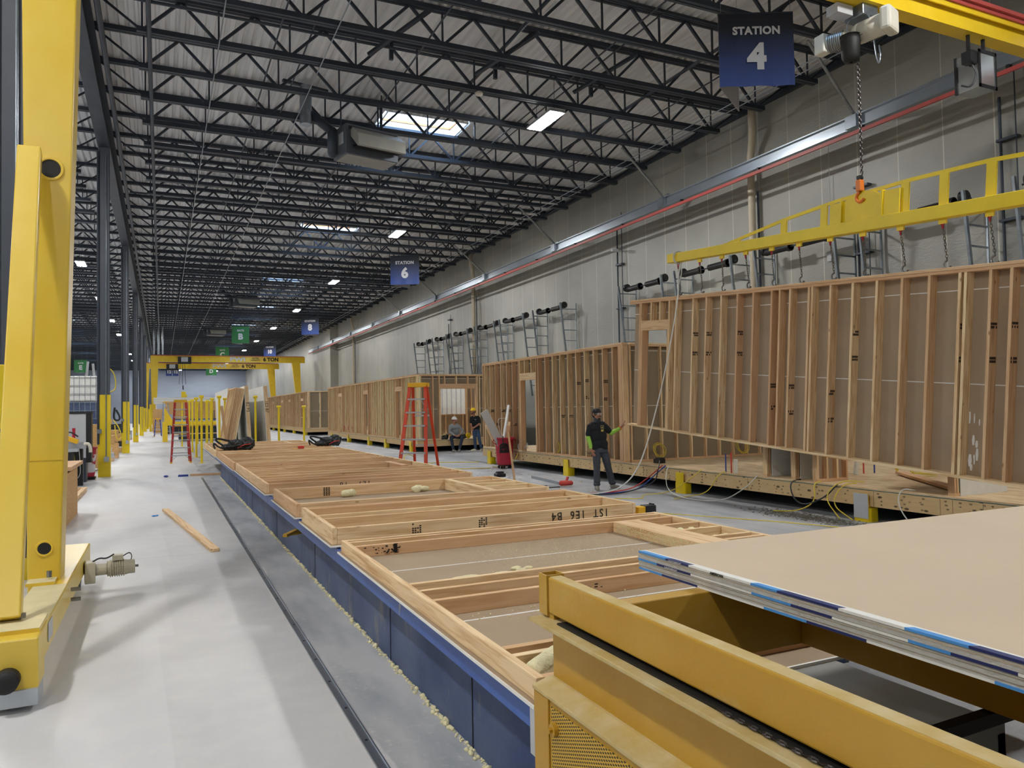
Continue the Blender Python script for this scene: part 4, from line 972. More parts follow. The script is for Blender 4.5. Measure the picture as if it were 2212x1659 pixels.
# --- module B walls
r = empty('module_wall', (9.1, 28.35, ZF)); tag(r, 'long stud wall striped with pale spray foam behind the orange ladder', 'stud wall'); B1 = r
wall_frame(r, 'y', 17.4, 2.57, .14, seq(0, 17.36), opens=[(2.1, 2.95, 0, 2.0), (7.8, 8.6, 0, 2.0), (13.6, 14.4, 0, 2.0)], sheet=1, sheet_m='paper', foam=True, bev=0)
r = empty('module_wall', (9.26, 28.32, ZF)); tag(r, 'end wall with the wide opening where the two workers rest', 'stud wall')
wall_frame(r, 'x', 4.4, 2.57, .14, seq(0, 4.36, .5), opens=[(.84, 2.36, 0, 2.03)], sheet=1, sheet_m='paperdark', bev=0)
r = empty('module_wall', (9.3, 31.2, ZF)); tag(r, 'inner half-height stud wall with window seen behind the two workers', 'stud wall')
wall_frame(r, 'x', 4.2, 2.5, .09, seq(0, 4.16), opens=[(1.0, 3.0, .98, 2.1)], sheet=1, sheet_m='paper', bev=0, top2=False)
r = empty('module_wall', (13.5, 28.5, ZF)); tag(r, 'white-faced rear wall glimpsed through the wide opening', 'stud wall')
wall_frame(r, 'y', 17.1, 2.5, .14, seq(0, 17.06, .6), sheet=-1, sheet_m='white', bev=0, top2=False)
r = empty('module_wall', (9.3, 34, ZF)); tag(r, 'white-faced inner partition seen through the window opening', 'stud wall')
wall_frame(r, 'x', 2.05, 2.5, .09, seq(0, 2.0, .22), sheet=1, sheet_m='paper', bev=0, top2=False)
box1('white_board', (2.1, .02, 0), (4.1, .04, 2.5), 'white', r)
for q in range(8): box1('taped_joint', (2.15 + q * .24, .015, .9), (2.2 + q * .24, .0195, 2.4), 'cab', r)
for i, (t_, y_) in enumerate((('50', 41.2), ('9', 39.4), ('1', 36.8), ('6', 34.6), ('8', 40.3))): text('red_number', t_, .34, 'redink', B1, (-.012, y_ - 28.35, .25), (PI/2, 0, -PI/2), .001, .004)
# --- module C walls
r = empty('module_wall', (9.2, 53.45, ZF)); tag(r, 'farthest brown stud wall with small window openings beyond the yellow posts', 'stud wall')
wall_frame(r, 'y', 46.4, 2.57, .14, seq(0, 46.3, .5), opens=[(1.6, 2.6, .8, 1.95), (7.6, 8.4, .8, 1.95), (11.6, 12.4, .8, 1.95), (17.0, 17.8, .8, 1.95), (27, 27.8, .8, 1.95)], sheet=1, sheet_m='paperdark', bev=0)
r = empty('module_wall', (9.36, 53.42, ZF)); tag(r, 'end wall of the farthest module with foam around wide bays', 'stud wall')
wall_frame(r, 'x', 4.3, 2.57, .14, seq(0, 4.26, .75), sheet=1, sheet_m='paperdark', bev=0, foam=True)
r = empty('tall_frame_piece', (8.2, 84, ZF - .48)); 
MB().box((0, 0, 0), (1.6, .14, 3.9)).build('stud_panel', WD[2], r); tag(r, 'small wooden box top peeking above the farthest module wall', 'panel')
bpy.data.objects.remove(r.children[0]); bpy.data.objects.remove(r)

# ------------------------------------------------------------------ blue framing table
r = empty('framing_table', (1.3, 1.67, 0))
s = MB(); s.box((.12, .75, 0), (.16, 19.75, .47)); s.box((.12, 19.71, 0), (1.3, 19.75, .47)); s.build('side_wall', 'bluedust', r)
s = MB(); s.box((.0, .72, .47), (.2, 25.3, .5)); s.box((.0, .72, .5), (.03, 25.3, .585)); s.build('edge_beam', 'blue', r)
s = MB(); s.box((.03, 0, .565), (1.34, 25.3, .598)); s.build('top_slab', 'gray', r)
s = MB(); s.box((.14, 0, 0), (.18, .75, .565)); s.box((1.3, 0, 0), (1.34, 25.3, .565)); s.box((.14, 0, 0), (1.34, .04, .565)); s.build('end_panel', 'gray', r)
s = MB()
for y in (1.9, 3.4, 6.2, 9, 12, 15): s.box((.116, y, .0), (.1195, y + .008, .47))
split(s, 'panel_seam', 'dkgap', r)
s = MB(); s.box((-.05, .78, .42), (-.0, .9, .6)); s.build('white_bracket', 'cab', r, bevel=.004)
s = MB(); 
for y in (6.6,): s.bar((-.12, y, .40), (.1, y + .3, .42), .05, .03); s.bar((-.08, y + .25, .37), (.1, y + .35, .37), .04, .03)
split(s, 'clamp', 'dusty', r)
tag(r, 'long low blue-sided table carrying the lumber frames', 'table')
r = empty('framing_table', (3.0, 3.6, 0)); box1('top_slab', (0, 0, .565), (1.15, 23.2, .598), 'gray', r); box1('side_wall', (.05, 0, 0), (1.1, 18.8, .56), 'bluedust', r)
tag(r, 'parallel support table hidden under the right ends of the frames', 'table')
# foam-crumb bead along the table foot
s = MB()
y = 2.5
while y < 21.3:
    rr = random.choice((random.uniform(.003, .008), random.uniform(.003, .009), random.uniform(.004, .01), random.uniform(.008, .019))); s.ball((1.415 - abs(random.gauss(0, .016)), y, rr * .3), (rr * random.uniform(.8, 1.5), rr * random.uniform(.9, 2.2), rr * .8)); y += random.uniform(.004, .02)
tag(s.build('foam_crumb_bead', 'foam', smooth=True), 'crumbly yellowish foam residue along the foot of the blue table', 'foam', kind='stuff')
# embedded floor rail
s = MB(); s.box((.93, 2.2, .0), (.985, 21.4, .006)); s.box((.93, 2.2, .006), (.938, 21.4, .012)); s.box((.977, 2.2, .006), (.985, 21.4, .012)); 
tag(s.build('floor_rail', 'galv'), 'narrow steel guide rail set in the floor beside the blue table', 'rail')
s = MB()
for i in range(40): s.tube((.957, 2.5 + i * .47, .006), (.957, 2.5 + i * .47, .0085), .009, n=6)
tag(s.build('rail_screws', 'black'), 'dark screw heads along the floor guide rail', 'screws', kind='stuff')
# frames lying on the table
def foam_lump(parent, c, sc, n=7, name='foam_lump'):
    s = MB()
    for i in range(n):
        s.sph((c[0] + random.uniform(-1, 1) * sc[0], c[1] + random.uniform(-1, 1) * sc[1], c[2] + random.uniform(0, .4) * sc[2]), (sc[0] * .5, sc[1] * .6, sc[2] * random.uniform(.5, 1)), 10)
    o = s.build(name, 'foam', parent, smooth=True)
    m = o.modifiers.new('remesh', 'REMESH'); m.mode = 'VOXEL'; m.voxel_size = max(.008, min(sc) * .35); m.use_smooth_shade = True; o['kind'] = 'stuff'; return o
def crumbs(parent, x0, x1, y0, y1, z, n, r0=.0025, r1=.006):
    s = MB()
    for i in range(n):
        q = random.uniform(r0, r1); c = (random.gauss((x0 + x1) / 2, (x1 - x0) / 3.5), random.gauss((y0 + y1) / 2, (y1 - y0) / 3.5), z)
        if not (x0 < c[0] < x1 and y0 < c[1] < y1): continue
        s.ball(c, q)
    o = s.build('foam_crumbs', 'foam', parent); o['kind'] = 'stuff'
def flat_frame(y0, L, D, studs, lab, x0=1.27, Hh=2.98, extra=None, lines=(), short=(), hdr=None, bev=.003, near=.03):
    r = empty('lying_wall_panel', (x0, y0, .612)); P, ax = frame_maps('flat')
    lum(r, P, ax, 'bottom_plate', (0, L), (0, .038), (0, D), 'l', bev); lum(r, P, ax, 'top_plate', (0, L), (Hh - .038, Hh), (0, D), 'l', bev)
    for l in studs:
        h0 = .039; h1 = Hh - .039
        if isinstance(l, tuple): l, h0, h1 = l
        lum(r, P, ax, 'stud', (l, l + .038), (h0, h1), (0, D - random.uniform(0, .004)), 'h', bev)
    if hdr: lum(r, P, ax, 'header', (hdr[0], hdr[1]), (hdr[2], hdr[3]), (0, D), 'l', bev)
    for (l, h0, h1) in short: lum(r, P, ax, 'cripple_stud', (l, l + .038), (h0, h1), (0, D), 'h', bev)
    s = MB(); s.box((-.02, -near, -.013), (Hh + .01, L + .02, -.0005)); s.build('drywall', 'paper', r)
    s = MB(); s.box((-.026, -.03, -.0135), (-.0205, L + .02, -.0)); s.box((-.02, -near - .012, -.0135), (Hh, -near - .0005, .0)); s.build('drywall_edge', 'white', r)
    if lines:
        s = MB()
        for l in lines: s.box((.04, l - .008, -.0003), (Hh - .04, l + .008, .0006))
        s.build('drywall_joint', 'white', r)
    tag(r, lab, 'lumber frame'); return r
# F1 nearest
r = flat_frame(2.55, 3.38, .089, [0, .27, .37, 1.27, 1.5, 1.69, 3.06, 3.25, 3.342], 'nearest lumber frame on the blue table, partly under the yellow cart', lines=(1.13, 2.48), near=.15,
    hdr=(1.76, 3.05, 2.3, 2.56), short=[(2.05, 2.57, 2.94), (2.4, 2.57, 2.94), (2.68, 2.57, 2.94), (1.9, 2.57, 2.94)])
s = MB(); s.cap((.08, .16, .05), .05, (.2, .2, .08), .05); s.cap((.2, .2, .08), .05, (.5, .17, .04), .045); s.cap((.06, .14, .02), .04, (.7, .18, .01), .04)
o = s.build('foam_lump', 'foam', r, smooth=True); mm = o.modifiers.new('r', 'REMESH'); mm.mode = 'VOXEL'; mm.voxel_size = .012; mm.use_smooth_shade = True; o['kind'] = 'stuff'
foam_lump(r, (.6, 1.95, .012), (.16, .05, .02)); foam_lump(r, (.95, 2.05, .012), (.08, .04, .02), 4); foam_lump(r, (.3, 1.73, .05), (.1, .03, .03)); foam_lump(r, (1.15, 1.8, .02), (.05, .02, .02), 4)
foam_lump(r, (2.75, 2.2, .03), (.09, .05, .04)); foam_lump(r, (2.75, 2.55, .03), (.09, .05, .04))
crumbs(r, .7, 2.3, 1.8, 3.05, .003, 1700, .0012, .0036); crumbs(r, .2, 1.4, 1.0, 1.3, .003, 60)
s = MB()
for i in range(34):
    h = random.choice([random.gauss(.34, .012), random.uniform(.16, .36), random.uniform(.1, .4)]); t = random.uniform(.02, .07); w_ = random.uniform(.003, .009)
    s.box((h - w_, 3.0585, t - w_ * .6), (h + w_, 3.0595, t + w_ * .6))
for i in range(14): s.box((.33 + random.uniform(-.01, .01), 3.0580, .012 + i * .005), (.36 + random.uniform(-.006, .012), 3.0592, .018 + i * .005))
for i in range(20):
    h = random.gauss(.9, .09); t = random.uniform(.03, .075); w_ = random.uniform(.003, .016); s.box((h - w_, 1.2685, t - w_ * .3), (h + w_, 1.2695, t + w_ * .3))
s.build('black_smudges', 'ink', r)
s = MB()
for i in range(1100):
    l = random.uniform(1.8, 3.0); t = random.uniform(.005, .085); s.ball((2.299, l, t), random.uniform(.0015, .005))
o = s.build('foam_specks', 'foam', r); o['kind'] = 'stuff'
# F2 with handwriting
r = flat_frame(6.25, 1.5, .14, [0, .16 + .4, .84, 1.36, 1.42], 'lumber frame with 1ST 1E6 B4 handwritten on its near stud')
text('handwriting', '1ST  1E6  B4', .11, 'ink', r, (2.35, -.0025, .075), (PI/2, PI, 0), .001, 0, 'CENTER', .9, 1.2)
s = MB()
for (h0) in (.68, 1.3):
    for i in range(6):
        for k_ in range(4):
            if random.random() < .25: continue
            s.box((h0 + k_ * .022, -.0018, .02 + i * .018), (h0 + k_ * .022 + .015, -.0006, .02 + i * .018 + .011))
s.build('grade_stamp', 'ink', r)
crumbs(r, 1.6, 2.9, .6, 1.3, .02, 300); foam_lump(r, (2.1, 1.1, .0), (.35, .12, .05), 12); foam_lump(r, (.3, .7, .01), (.06, .03, .05), 4)
# F3 opening
r = flat_frame(8.08, 1.77, .137, [0, .06, 1.66, 1.732], 'lumber frame with a bare drywall opening and two foam blobs', hdr=(.1, 1.65, 2.24, 2.33), short=[(.5, 2.34, 2.94), (.85, 2.34, 2.94), (1.2, 2.34, 2.94)])
foam_lump(r, (.95, 1.55, .03), (.13, .06, .06)); foam_lump(r, (1.85, 1.58, .03), (.11, .05, .06)); foam_lump(r, (2.65, .65, .0), (.12, .12, .05)); foam_lump(r, (2.65, 1.45, .0), (.12, .1, .04))
s = MB()
for i in range(6):
    for k_ in range(3): s.box((.6 + k_ * .03, 1.6585, .02 + i * .018), (.622 + k_ * .03, 1.6595, .033 + i * .018))
s.build('grade_stamp', 'ink', r)
# F4
r = flat_frame(10.55, 4.6, .137, [0, .5, .82, 1.3, 1.75, (2.05, .04, .62), (2.05, 2.6, 2.9), 2.9, 3.3, 3.75, 4.15, 4.5], 'longer lumber frame with 1E7 written on its near stud', hdr=(2.1, 3.2, 2.5, 2.62), short=[(2.4, .04, .6), (2.7, .04, .6)])
text('handwriting', '1E7   16', .1, 'ink', r, (1.2, -.0025, .07), (PI/2, PI, 0), .001, 0, 'CENTER', 1, 1.3)
foam_lump(r, (2.3, .4, .03), (.08, .04, .05), 4)
r = flat_frame(15.3, 4.75, .137, seq(0, 4.7, .43), 'lumber frame beyond the one marked 1E7, packed with close studs', x0=1.25)
foam_lump(r, (.9, 1.0, .08), (.15, .03, .04), 4)
r = flat_frame(20.2, 5.7, .137, seq(0, 5.66, .5), 'farthest lumber frame on the blue table, where the tool bags lie', x0=1.22, hdr=(3.2, 4.7, 2.3, 2.42))
# things on the frames
def toolbag(x, y, z, rz, lab, sc=1):
    r = empty('tool_bag', (x, y, z), (0, 0, rz))
    s = MB(); s.sph((.12, 0, .09), (.2, .14, .1), 14); s.sph((.3, .03, .11), (.15, .13, .13), 12); s.sph((-.04, -.03, .05), (.14, .1, .06), 12); s.box((-.05, -.1, .0), (.35, .1, .06))
    o = s.build('bag_body', 'black', r); m = o.modifiers.new('r', 'REMESH'); m.mode = 'VOXEL'; m.voxel_size = .012; m.use_smooth_shade = True
    tx = bpy.data.textures.new('crumple', 'CLOUDS'); tx.noise_scale = .07; dm = o.modifiers.new('crumple', 'DISPLACE'); dm.texture = tx; dm.strength = .07; dm.mid_level = .5
    s = MB(); s.path([(-.1, 0, .05), (-.3, .02, .2), (-.22, .03, .22), (-.02, 0, .16), (.1, -.02, .17)], .02, 6, 2); s.path([(-.3, -.05, .03), (-.33, 0, .16), (-.2, -.02, .03), (0, -.05, .02)], .018, 6, 2); s.build('strap', 'black', r)
    s = MB(); s.path([(.1, -.12, .03), (.2, -.15, .09), (.34, -.12, .1)], .008, 5, 2); s.build('red_trim', 'rcord', r)
    r.scale = (sc, sc, sc); tag(r, lab, 'bag'); return r
toolbag(1.62, 20.6, .755, .1, 'black tool bag with a loose strap at the left end of the far frame', 1.35)
toolbag(4.0, 20.9, .755, .2, 'crumpled black tool bag at the right end of the far frame', 1.25)
s = MB(); s.box((3.15, 19.6, .755), (3.29, 19.75, .83)); o = s.build('nail_box', 'rcord', bevel=.008); tag(o, 'small red and black tape measure on the far frame', 'tape measure')
MB().box((3.0, 19.62, .757), (3.14, 19.72, .767)).build('tape_blade', 'tool', o)
r = empty('cordless_tool', (4.32, 6.35, .63)); s = MB(); s.box((0, -.04, 0), (.12, .08, .12)); s.build('yellow_shell', 'tool', r, bevel=.012); s = MB(); s.box((.12, -.05, .0), (.27, .09, .13)); s.box((.24, -.03, .1), (.26, .07, .15)); s.build('battery', 'black', r, bevel=.008)
tag(r, 'yellow and black cordless tool at the right end of the handwritten frame', 'power tool'); r.location = (4.29, 6.3, .612); r.scale = (.8, .8, .75)

# ------------------------------------------------------------------ yellow drywall cart
r = empty('yellow_cart', (1.2, 2.42, 0)); Ln = -4.6
s = MB(); s.box((-.01, Ln, .955), (.17, .02, .968)); s.build('top_flange', 'dustt', r, bevel=.002)
s = MB(); s.box((.072, Ln, .74), (.084, -.01, .954)); s.build('web', 'dusty', r)
s = MB(); s.prism([(-.01, .722), (.17, .722), (.17, .73), (.084, .755), (.06, .755), (-.01, .735)], 1, Ln, .0); s.build('bottom_flange', 'dustt', r, bevel=.002)
s = MB(); s.box((.0, Ln, .1), (.012, -.0, .72)); s.box((.0, -.012, .1), (.14, .0, .72)); s.box((-.006, -.11, .1), (.0, -.002, .72)); s.build('side_panel', 'dusty', r, bevel=.003)
s = MB(); s.box((-.004, Ln + .2, .14), (-.001, -.13, .70)); s.build('mesh_guard', 'grille', r)
s = MB(); s.tube((-.02, -.16, .635), (-.004, -.16, .635), .022, n=16); s.tube((-.032, -.16, .635), (-.02, -.16, .635), .01, n=6); s.build('washer_bolt', 'dusty', r)
MB().box((.030, Ln, .9685), (.12, -.12, .9745)).build('rubber_pad', 'dkgap', r)  # black strip painted in for the shade between rail tube and flange
s = MB(); s.box((.045, Ln, .985), (.105, -.03, 1.112)); s.build('rail_tube', 'dusty', r, bevel=.006)
box1('dust_film', (.052, Ln, 1.112), (.098, -.03, 1.1126), 'dustt', r)
s = MB()
for (a, c) in (((.04, -.028, .975), (.045, .032, 1.118)), ((.107, -.028, .975), (.112, .032, 1.118)), ((.045, .027, .975), (.107, .032, 1.118)), ((.045, -.028, .975), (.107, -.024, 1.118))): s.box(a, c)
s.build('end_socket', 'dusty', r, bevel=.001)
s = MB(); s.box((.05, -.06, .968), (.1, -.005, .985)); s.box((.05, -2.2, .968), (.1, -2.1, .985)); split(s, 'spacer', 'dusty', r)
s = MB(); s.box((.085, -.43, .87), (4.2, -.37, 1.10)); s.build('cross_beam', 'dusty', r, bevel=.004)
s = MB(); s.box((.835, Ln, .87), (.895, -.431, 1.098)); s.build('inner_beam', 'dusty', r, bevel=.004)
s = MB(); s.box((3.6, Ln, .87), (3.66, -.431, 1.098)); s.build('outer_beam', 'dusty', r, bevel=.004)
s = MB(); s.bar((.28, -1.10, .85), (1.05, -1.08, .85), .035, .035); s.build('black_tie_bar', 'dkgap', r)
s = MB(); chain(s, (.028, -.95, .974), (.034, -2.6, .974), .03, .003, .007); s.build('drive_chain', 'chain', r)
s = MB(); s.tube((.03, -1.1, .80), (.07, -1.1, .80), .009, n=8); s.tube((.02, -1.1, .80), (.03, -1.1, .80), .015, n=6); s.bar((.04, -1.1, .815), (.04, -1.22, .82), .005, .012); s.bar((.04, -1.22, .82), (.04, -1.3, .78), .005, .012); s.build('latch', 'steel', r)
for x in (.07, 4.0):
    for yy in (-.5, -4.0): MB().tube((x, yy, .1), (x + .06, yy, .1), .1, n=24).build('wheel', 'steel', r)
s = MB(); s.box((3.95, Ln, .1), (4.1, -.1, .87)); s.build('far_side_frame', 'dusty', r)
tag(r, 'dusty yellow rolling cart frame in the right foreground', 'cart')
# drywall sheets on the cart
SX, SY = 1.634, 2.392
def edge_tape(par, z, seed):
    rnd = random.Random(seed); y = 0.0; cols = ['lblue', 'navy', 'white', 'lblue', 'navy', 'white']; k = 0
    parts = {'lblue': MB(), 'navy': MB(), 'white': MB()}
    while y > -3.55:
        L = {'lblue': .13, 'navy': .17, 'white': .26}[cols[k % 6]] * rnd.uniform(.75, 1.3); e = max(-3.6, y - L)
        if cols[k % 6] != 'white': parts[cols[k % 6]].box((-.0025, e, z - .006), (-.0005, y, z + .0003)); parts[cols[k % 6]].prism([(-.0024, y), (.018, y - .012), (.018, e - .008), (-.0024, e)], 2, z + .0001, z + .0008)
        y = e; k += 1
    parts['white'].box((-.0018, -3.6, z - .0065), (-.0003, 0, z)); parts['white'].box((0, -3.6, z + .0001), (.028, 0, z + .0005))
    nm = {'lblue': 'light_blue_tape', 'navy': 'navy_tape', 'white': 'white_edge_tape'}
    for c in parts: split(parts[c], nm[c], c, par)
dl = ['bottom sheet of the drywall stack on the yellow cart', 'second sheet from the bottom of the drywall stack on the yellow cart', 'third sheet up, just under the top pair, in the drywall stack', 'fourth sheet up in the drywall stack, second from the top', 'top sheet of the drywall stack, its wide beige face uppermost']
z = 1.101
for i in range(5):
    r = empty('drywall_sheet', (SX + random.uniform(-.002, .002), SY + random.uniform(-.004, .004), z))
    s = MB(); s.box((0, -3.6, .0006), (3.9, 0, .0124)); s.build('gypsum_core', 'gyp', r)
    s = MB(); s.box((-.001, -3.601, .0124), (3.9, .001, .0130)); s.build('top_paper', 'board', r)
    if i in (2, 4): edge_tape(r, .013, 11 + i)
    if i == 0:
        edge_tape(r, .0062, 5)
    if i == 4:
        text('edge_print', 'LIGHTWEIGHT', .011, 'bwhite', r, (-.0032, -.22, .0078), (PI/2, 0, -PI/2), .0003, .0002)
        text('edge_print', 'AMERICAN', .013, 'ink', r, (-.0032, -.44, .0078), (PI/2, 0, -PI/2), .0003, .0002)
        s = MB(); s.box((.35, -.28, .0131), (.351, -.27, .0133))
        for q in range(5): s.box((.45 + q * .05, -.115, .0131), (.475 + q * .05, -.113, .0133)); s.box((2.2 + q * .07, -.06, .0131), (2.24 + q * .07, -.058, .0133))
        s.build('faint_print', 'gyp', r)
    if i == 2: text('edge_print', 'LIGHTWEIGHT', .011, 'bwhite', r, (-.0032, -.2, .0078), (PI/2, 0, -PI/2), .0003, .0002)
    tag(r, ['bottom sheet of the drywall stack on the yellow cart', 'second sheet from the bottom of the drywall stack on the yellow cart', 'middle sheet of the five in the drywall stack, with blue edge tape', 'sheet directly under the top one in the drywall stack', 'top sheet of the drywall stack, its wide beige face uppermost'][i], 'drywall sheet', 'drywall stack on the cart'); z += .0135

# ------------------------------------------------------------------ step ladders
def ladder(x, y, rz, H, wt, wb, dep, m, lab, nst=7):
    r = empty('step_ladder', (x, y, 0), (0, 0, rz))
    for sg in (-1, 1): MB().bar((sg * wb / 2, -dep / 2, .02), (sg * wt / 2, -.05, H), .03, .07, up=(1, 0, 0)).build('front_rail', m, r)
    for sg in (-1, 1): MB().bar((sg * wb * .46, dep / 2, .02), (sg * wt * .45, .08, H - .03), .028, .05, up=(1, 0, 0)).build('rear_rail', m, r)
    for i in range(1, nst + 1):
        t = i / (nst + 1); w_ = wb + (wt - wb) * t; yy = -dep / 2 + (dep / 2 - .05) * t; z = H * t
        MB().box((-w_ / 2, yy - .04, z - .02), (w_ / 2, yy + .045, z + .01)).build('step', 'alu', r)
        if i in (1, nst):
            s = MB()
            for sg in (-1, 1): s.bar((sg * w_ * .46, yy, z - .16), (sg * w_ * .25, yy, z - .02), .02, .01)
            s.build('step_brace', 'alu', r)
    for i in (1, 3, 5):
        t = i / 7; w_ = (wb + (wt - wb) * t) * .92; MB().box((-w_ / 2, dep / 2 * (1 - t) + .06 * t, H * t - .012), (w_ / 2, dep / 2 * (1 - t) + .09 * t, H * t + .02)).build('rear_bar', 'alu', r)
    s = MB(); s.box((-wt / 2 - .03, -.11, H - .03), (wt / 2 + .03, .13, H + .06)); s.build('top_cap', 'tool', r, bevel=.012)
    s = MB()
    for sg in (-1, 1): s.box((sg * wb / 2 - .03, -dep / 2 - .04, 0), (sg * wb / 2 + .03, -dep / 2 + .04, .05)); s.box((sg * wb * .46 - .03, dep / 2 - .03, 0), (sg * wb * .46 + .03, dep / 2 + .03, .04))
    split(s, 'foot', 'tool', r)
    tag(r, lab, 'ladder'); return r
ladder(4.86, 15.0, math.radians(-38), 2.2, .34, .64, 1.05, 'orange', 'orange-red fibreglass step ladder right of the framing table')
ladder(.6, 28.7, 0, 2.12, .36, .62, 1.0, 'ltred', 'red step ladder with yellow cap standing among the yellow posts')
ladder(-.25, 62, 0, 1.3, .3, .5, .7, 'blcord', 'small blue step ladder beside the far gantry leg', 4)
ladder(.3, 66, 0, 2.6, .32, .7, 1.1, 'galv', 'tall grey step ladder behind the small blue one', 8)

# ------------------------------------------------------------------ red waste bin and scraps
r = empty('waste_bin', (8.78, 19.35, .0))
s = MB(); s.lathe([(0, .1), (.2, .1), (.225, .14), (.265, .82), (.30, .83), (.30, .87), (.275, .87), (.255, .84), (.215, .16), (0, .14)], n=32); s.build('bin_shell', 'bin', r, smooth=False)
s = MB(); s.torus((.28, 0, .76), .07, .012, (0, 1, 0), 14, 6); s.torus((-.28, 0, .76), .07, .012, (0, 1, 0), 14, 6); s.build('handle', 'bin', r)
s = MB(); s.lathe([(0, .07), (.19, .07), (.19, .1), (0, .1)])
for k_ in range(5): a = k_ * 2 * PI / 5; s.tube((.17 * math.cos(a), .17 * math.sin(a) - .012, .035), (.17 * math.cos(a), .17 * math.sin(a) + .012, .035), .035, n=12)
s.build('dolly', 'black', r); tag(r, 'red waste bin on a wheeled dolly stuffed with scraps', 'bin')
r = empty('dustpan', (8.62, 19.03, .62)); s = MB(); s.prism([(-.15, -.17), (.15, -.17), (.12, .06), (.05, .1), (-.09, .1), (-.14, .05)], 1, -.03, .0); s.build('pan', 'black', r, bevel=.01)
s = MB(); s.path([(-.02, .0, .08), (-.02, .02, .3)], .016, 6); s.build('handle', 'black', r); s = MB()
for q in range(12): x_ = random.uniform(-.1, .1); z_ = random.uniform(-.12, .03); s.bar((x_, -.033, z_), (x_ + random.uniform(-.06, .06), -.033, z_ + random.uniform(-.05, .05)), .008, .003)
s.build('red_scribble', 'redink', r); tag(r, 'black dustpan with red scribbles hanging on the red bin', 'dustpan')
def stick(a, c, w_, h_, m, nm, lab): tag(MB().bar(a, c, w_, h_).build(nm, m), lab, 'scrap')
stick((8.72, 19.3, .55), (8.10, 19.2, 1.62), .02, .24, 'gyp', 'drywall_offcut', 'wide grey drywall offcut leaning left out of the red bin')
stick((8.68, 19.32, .5), (8.98, 19.45, 1.78), .07, .04, 'white', 'white_trim', 'long white strip sticking up right out of the red bin')
stick((8.66, 19.5, .5), (8.28, 19.48, 1.2), .09, .04, WD[2], 'wood_offcut', 'short wood offcut at the left side of the red bin')
stick((8.9, 19.4, .5), (8.93, 19.42, 1.2), .09, .04, WD[2], 'wood_offcut', 'upright wood offcut at the right side of the red bin')
stick((8.86, 19.45, .5), (9.02, 19.5, 1.3), .1, .03, WD[2], 'wood_offcut', 'rear wood offcut at the right side of the red bin')
MB_ = MB().path([(8.75, 19.4, .8), (8.6, 19.4, 1.3), (8.68, 19.45, 1.42), (8.86, 19.45, 1.4)], .008, 6, 2)
tag(MB_.build('wire_scrap', 'wcord'), 'bent white wire poking out of the red bin', 'scrap')
stick((7.0, 14.9, .02), (8.72, 18.95, 1.02), .05, .03, 'brownwood', 'broom_stick', 'brown wooden stick propped against the red bin')
# small floor objects
s = MB(); s.box((7.45, 16.9, 0), (7.7, 17.1, .09)); s.box((7.48, 16.92, .09), (7.66, 17.06, .14)); tag(s.build('cordless_battery', 'black', bevel=.02), 'small dark battery tool on the floor left of the propped stick', 'power tool')
r = empty('nail_gun', (7.72, 14.1, .0), (0, 0, -.15)); s = MB(); s.bar((-.38, .85, .16), (.0, 0, .07), .05, .06); s.build('magazine', 'alu', r); s = MB(); s.cap((0, 0, .08), .06, (.2, -.03, .08), .05); s.bar((.1, 0, .1), (.16, .05, .2), .04); s.build('body', 'rcord', r); MB().path([(-.3, .1, .03), (-.6, .0, .02), (-.5, -.2, .02), (-.1, -.15, .02)], .012, 6, 2).build('hose', 'bcord', r)
tag(r, 'red nailer with silver magazine on the floor left of the worker', 'nail gun')
s = MB(); s.sph((6.9, 39.6, .06), .06, 12); tag(s.build('ball', 'pvc', smooth=True), 'small pale ball on the floor near the foam-striped module', 'ball')
s = MB()
for i in range(150):
    c = Vector((random.uniform(6.2, 8.7), random.uniform(12.5, 19.5), .005)); a = random.uniform(0, 6.28); L_ = random.uniform(.01, .07)
    s.bar(c, c + Vector((math.cos(a), math.sin(a), 0)) * L_, random.uniform(.006, .02), .006)
tag(s.build('wood_debris', WD[0]), 'wood chips scattered on the floor around the red nailer', 'debris', kind='stuff')
s = MB()
for i in range(900):
    c = (random.gauss(8.72, .16), random.gauss(8.4, .5), .004); q = random.choice((random.uniform(.003, .01), random.uniform(.006, .02))); s.ball(c, (q * 1.3, q, q * .6))
tag(s.build('dirt_pile', 'dirt'), 'low pile of grey dirt on the floor by the spattered stand', 'debris', kind='stuff')
for i, (a, c) in enumerate([((6.9, 15.9, .01), (7.9, 17.0, .01)), ((6.6, 15.6, .01), (7.5, 15.9, .01)), ((7.7, 17.6, .01), (8.0, 17.3, .01))]):
    tag(MB().bar(a, c, .03, .012).build('white_strip', 'white'), 'white plastic strip on the aisle floor, %s near the propped stick' % ['long one', 'lower one', 'short one'][i], 'scrap')
s = MB(); s.box((-.053, -2.35, 0), (.053, 2.35, .038)); o = s.build('loose_plank', WD[1], bevel=.003); o.location = (.325, 12.35, 0.0); o.rotation_euler = (0, 0, math.radians(6.6)); tag(o, 'loose reddish plank lying on the grey floor left of the blue table', 'plank')
s = MB(); s.ball((-.12, 13.95, .012), (.04, .03, .015)); s.ball((-.07, 13.98, .012), (.02, .03, .015)); tag(s.build('blue_scrap', 'lblue'), 'tiny blue scrap on the floor near the loose plank', 'scrap')
r = empty('floor_clutter', (.5, 22.2, 0)); s = MB(); s.bar((.2, .1, .03), (1.0, .0, .03), .06, .05); s.build('wood_piece', WD[0], r); s = MB(); s.box((-.1, 0, 0), (.15, .12, .05)); s.sph((-.4, .05, .03), (.06, .04, .03), 8); s.build('tool_bits', 'blcord', r); tag(r, 'wood piece and small tools on the floor at the far corner of the blue table', 'clutter')

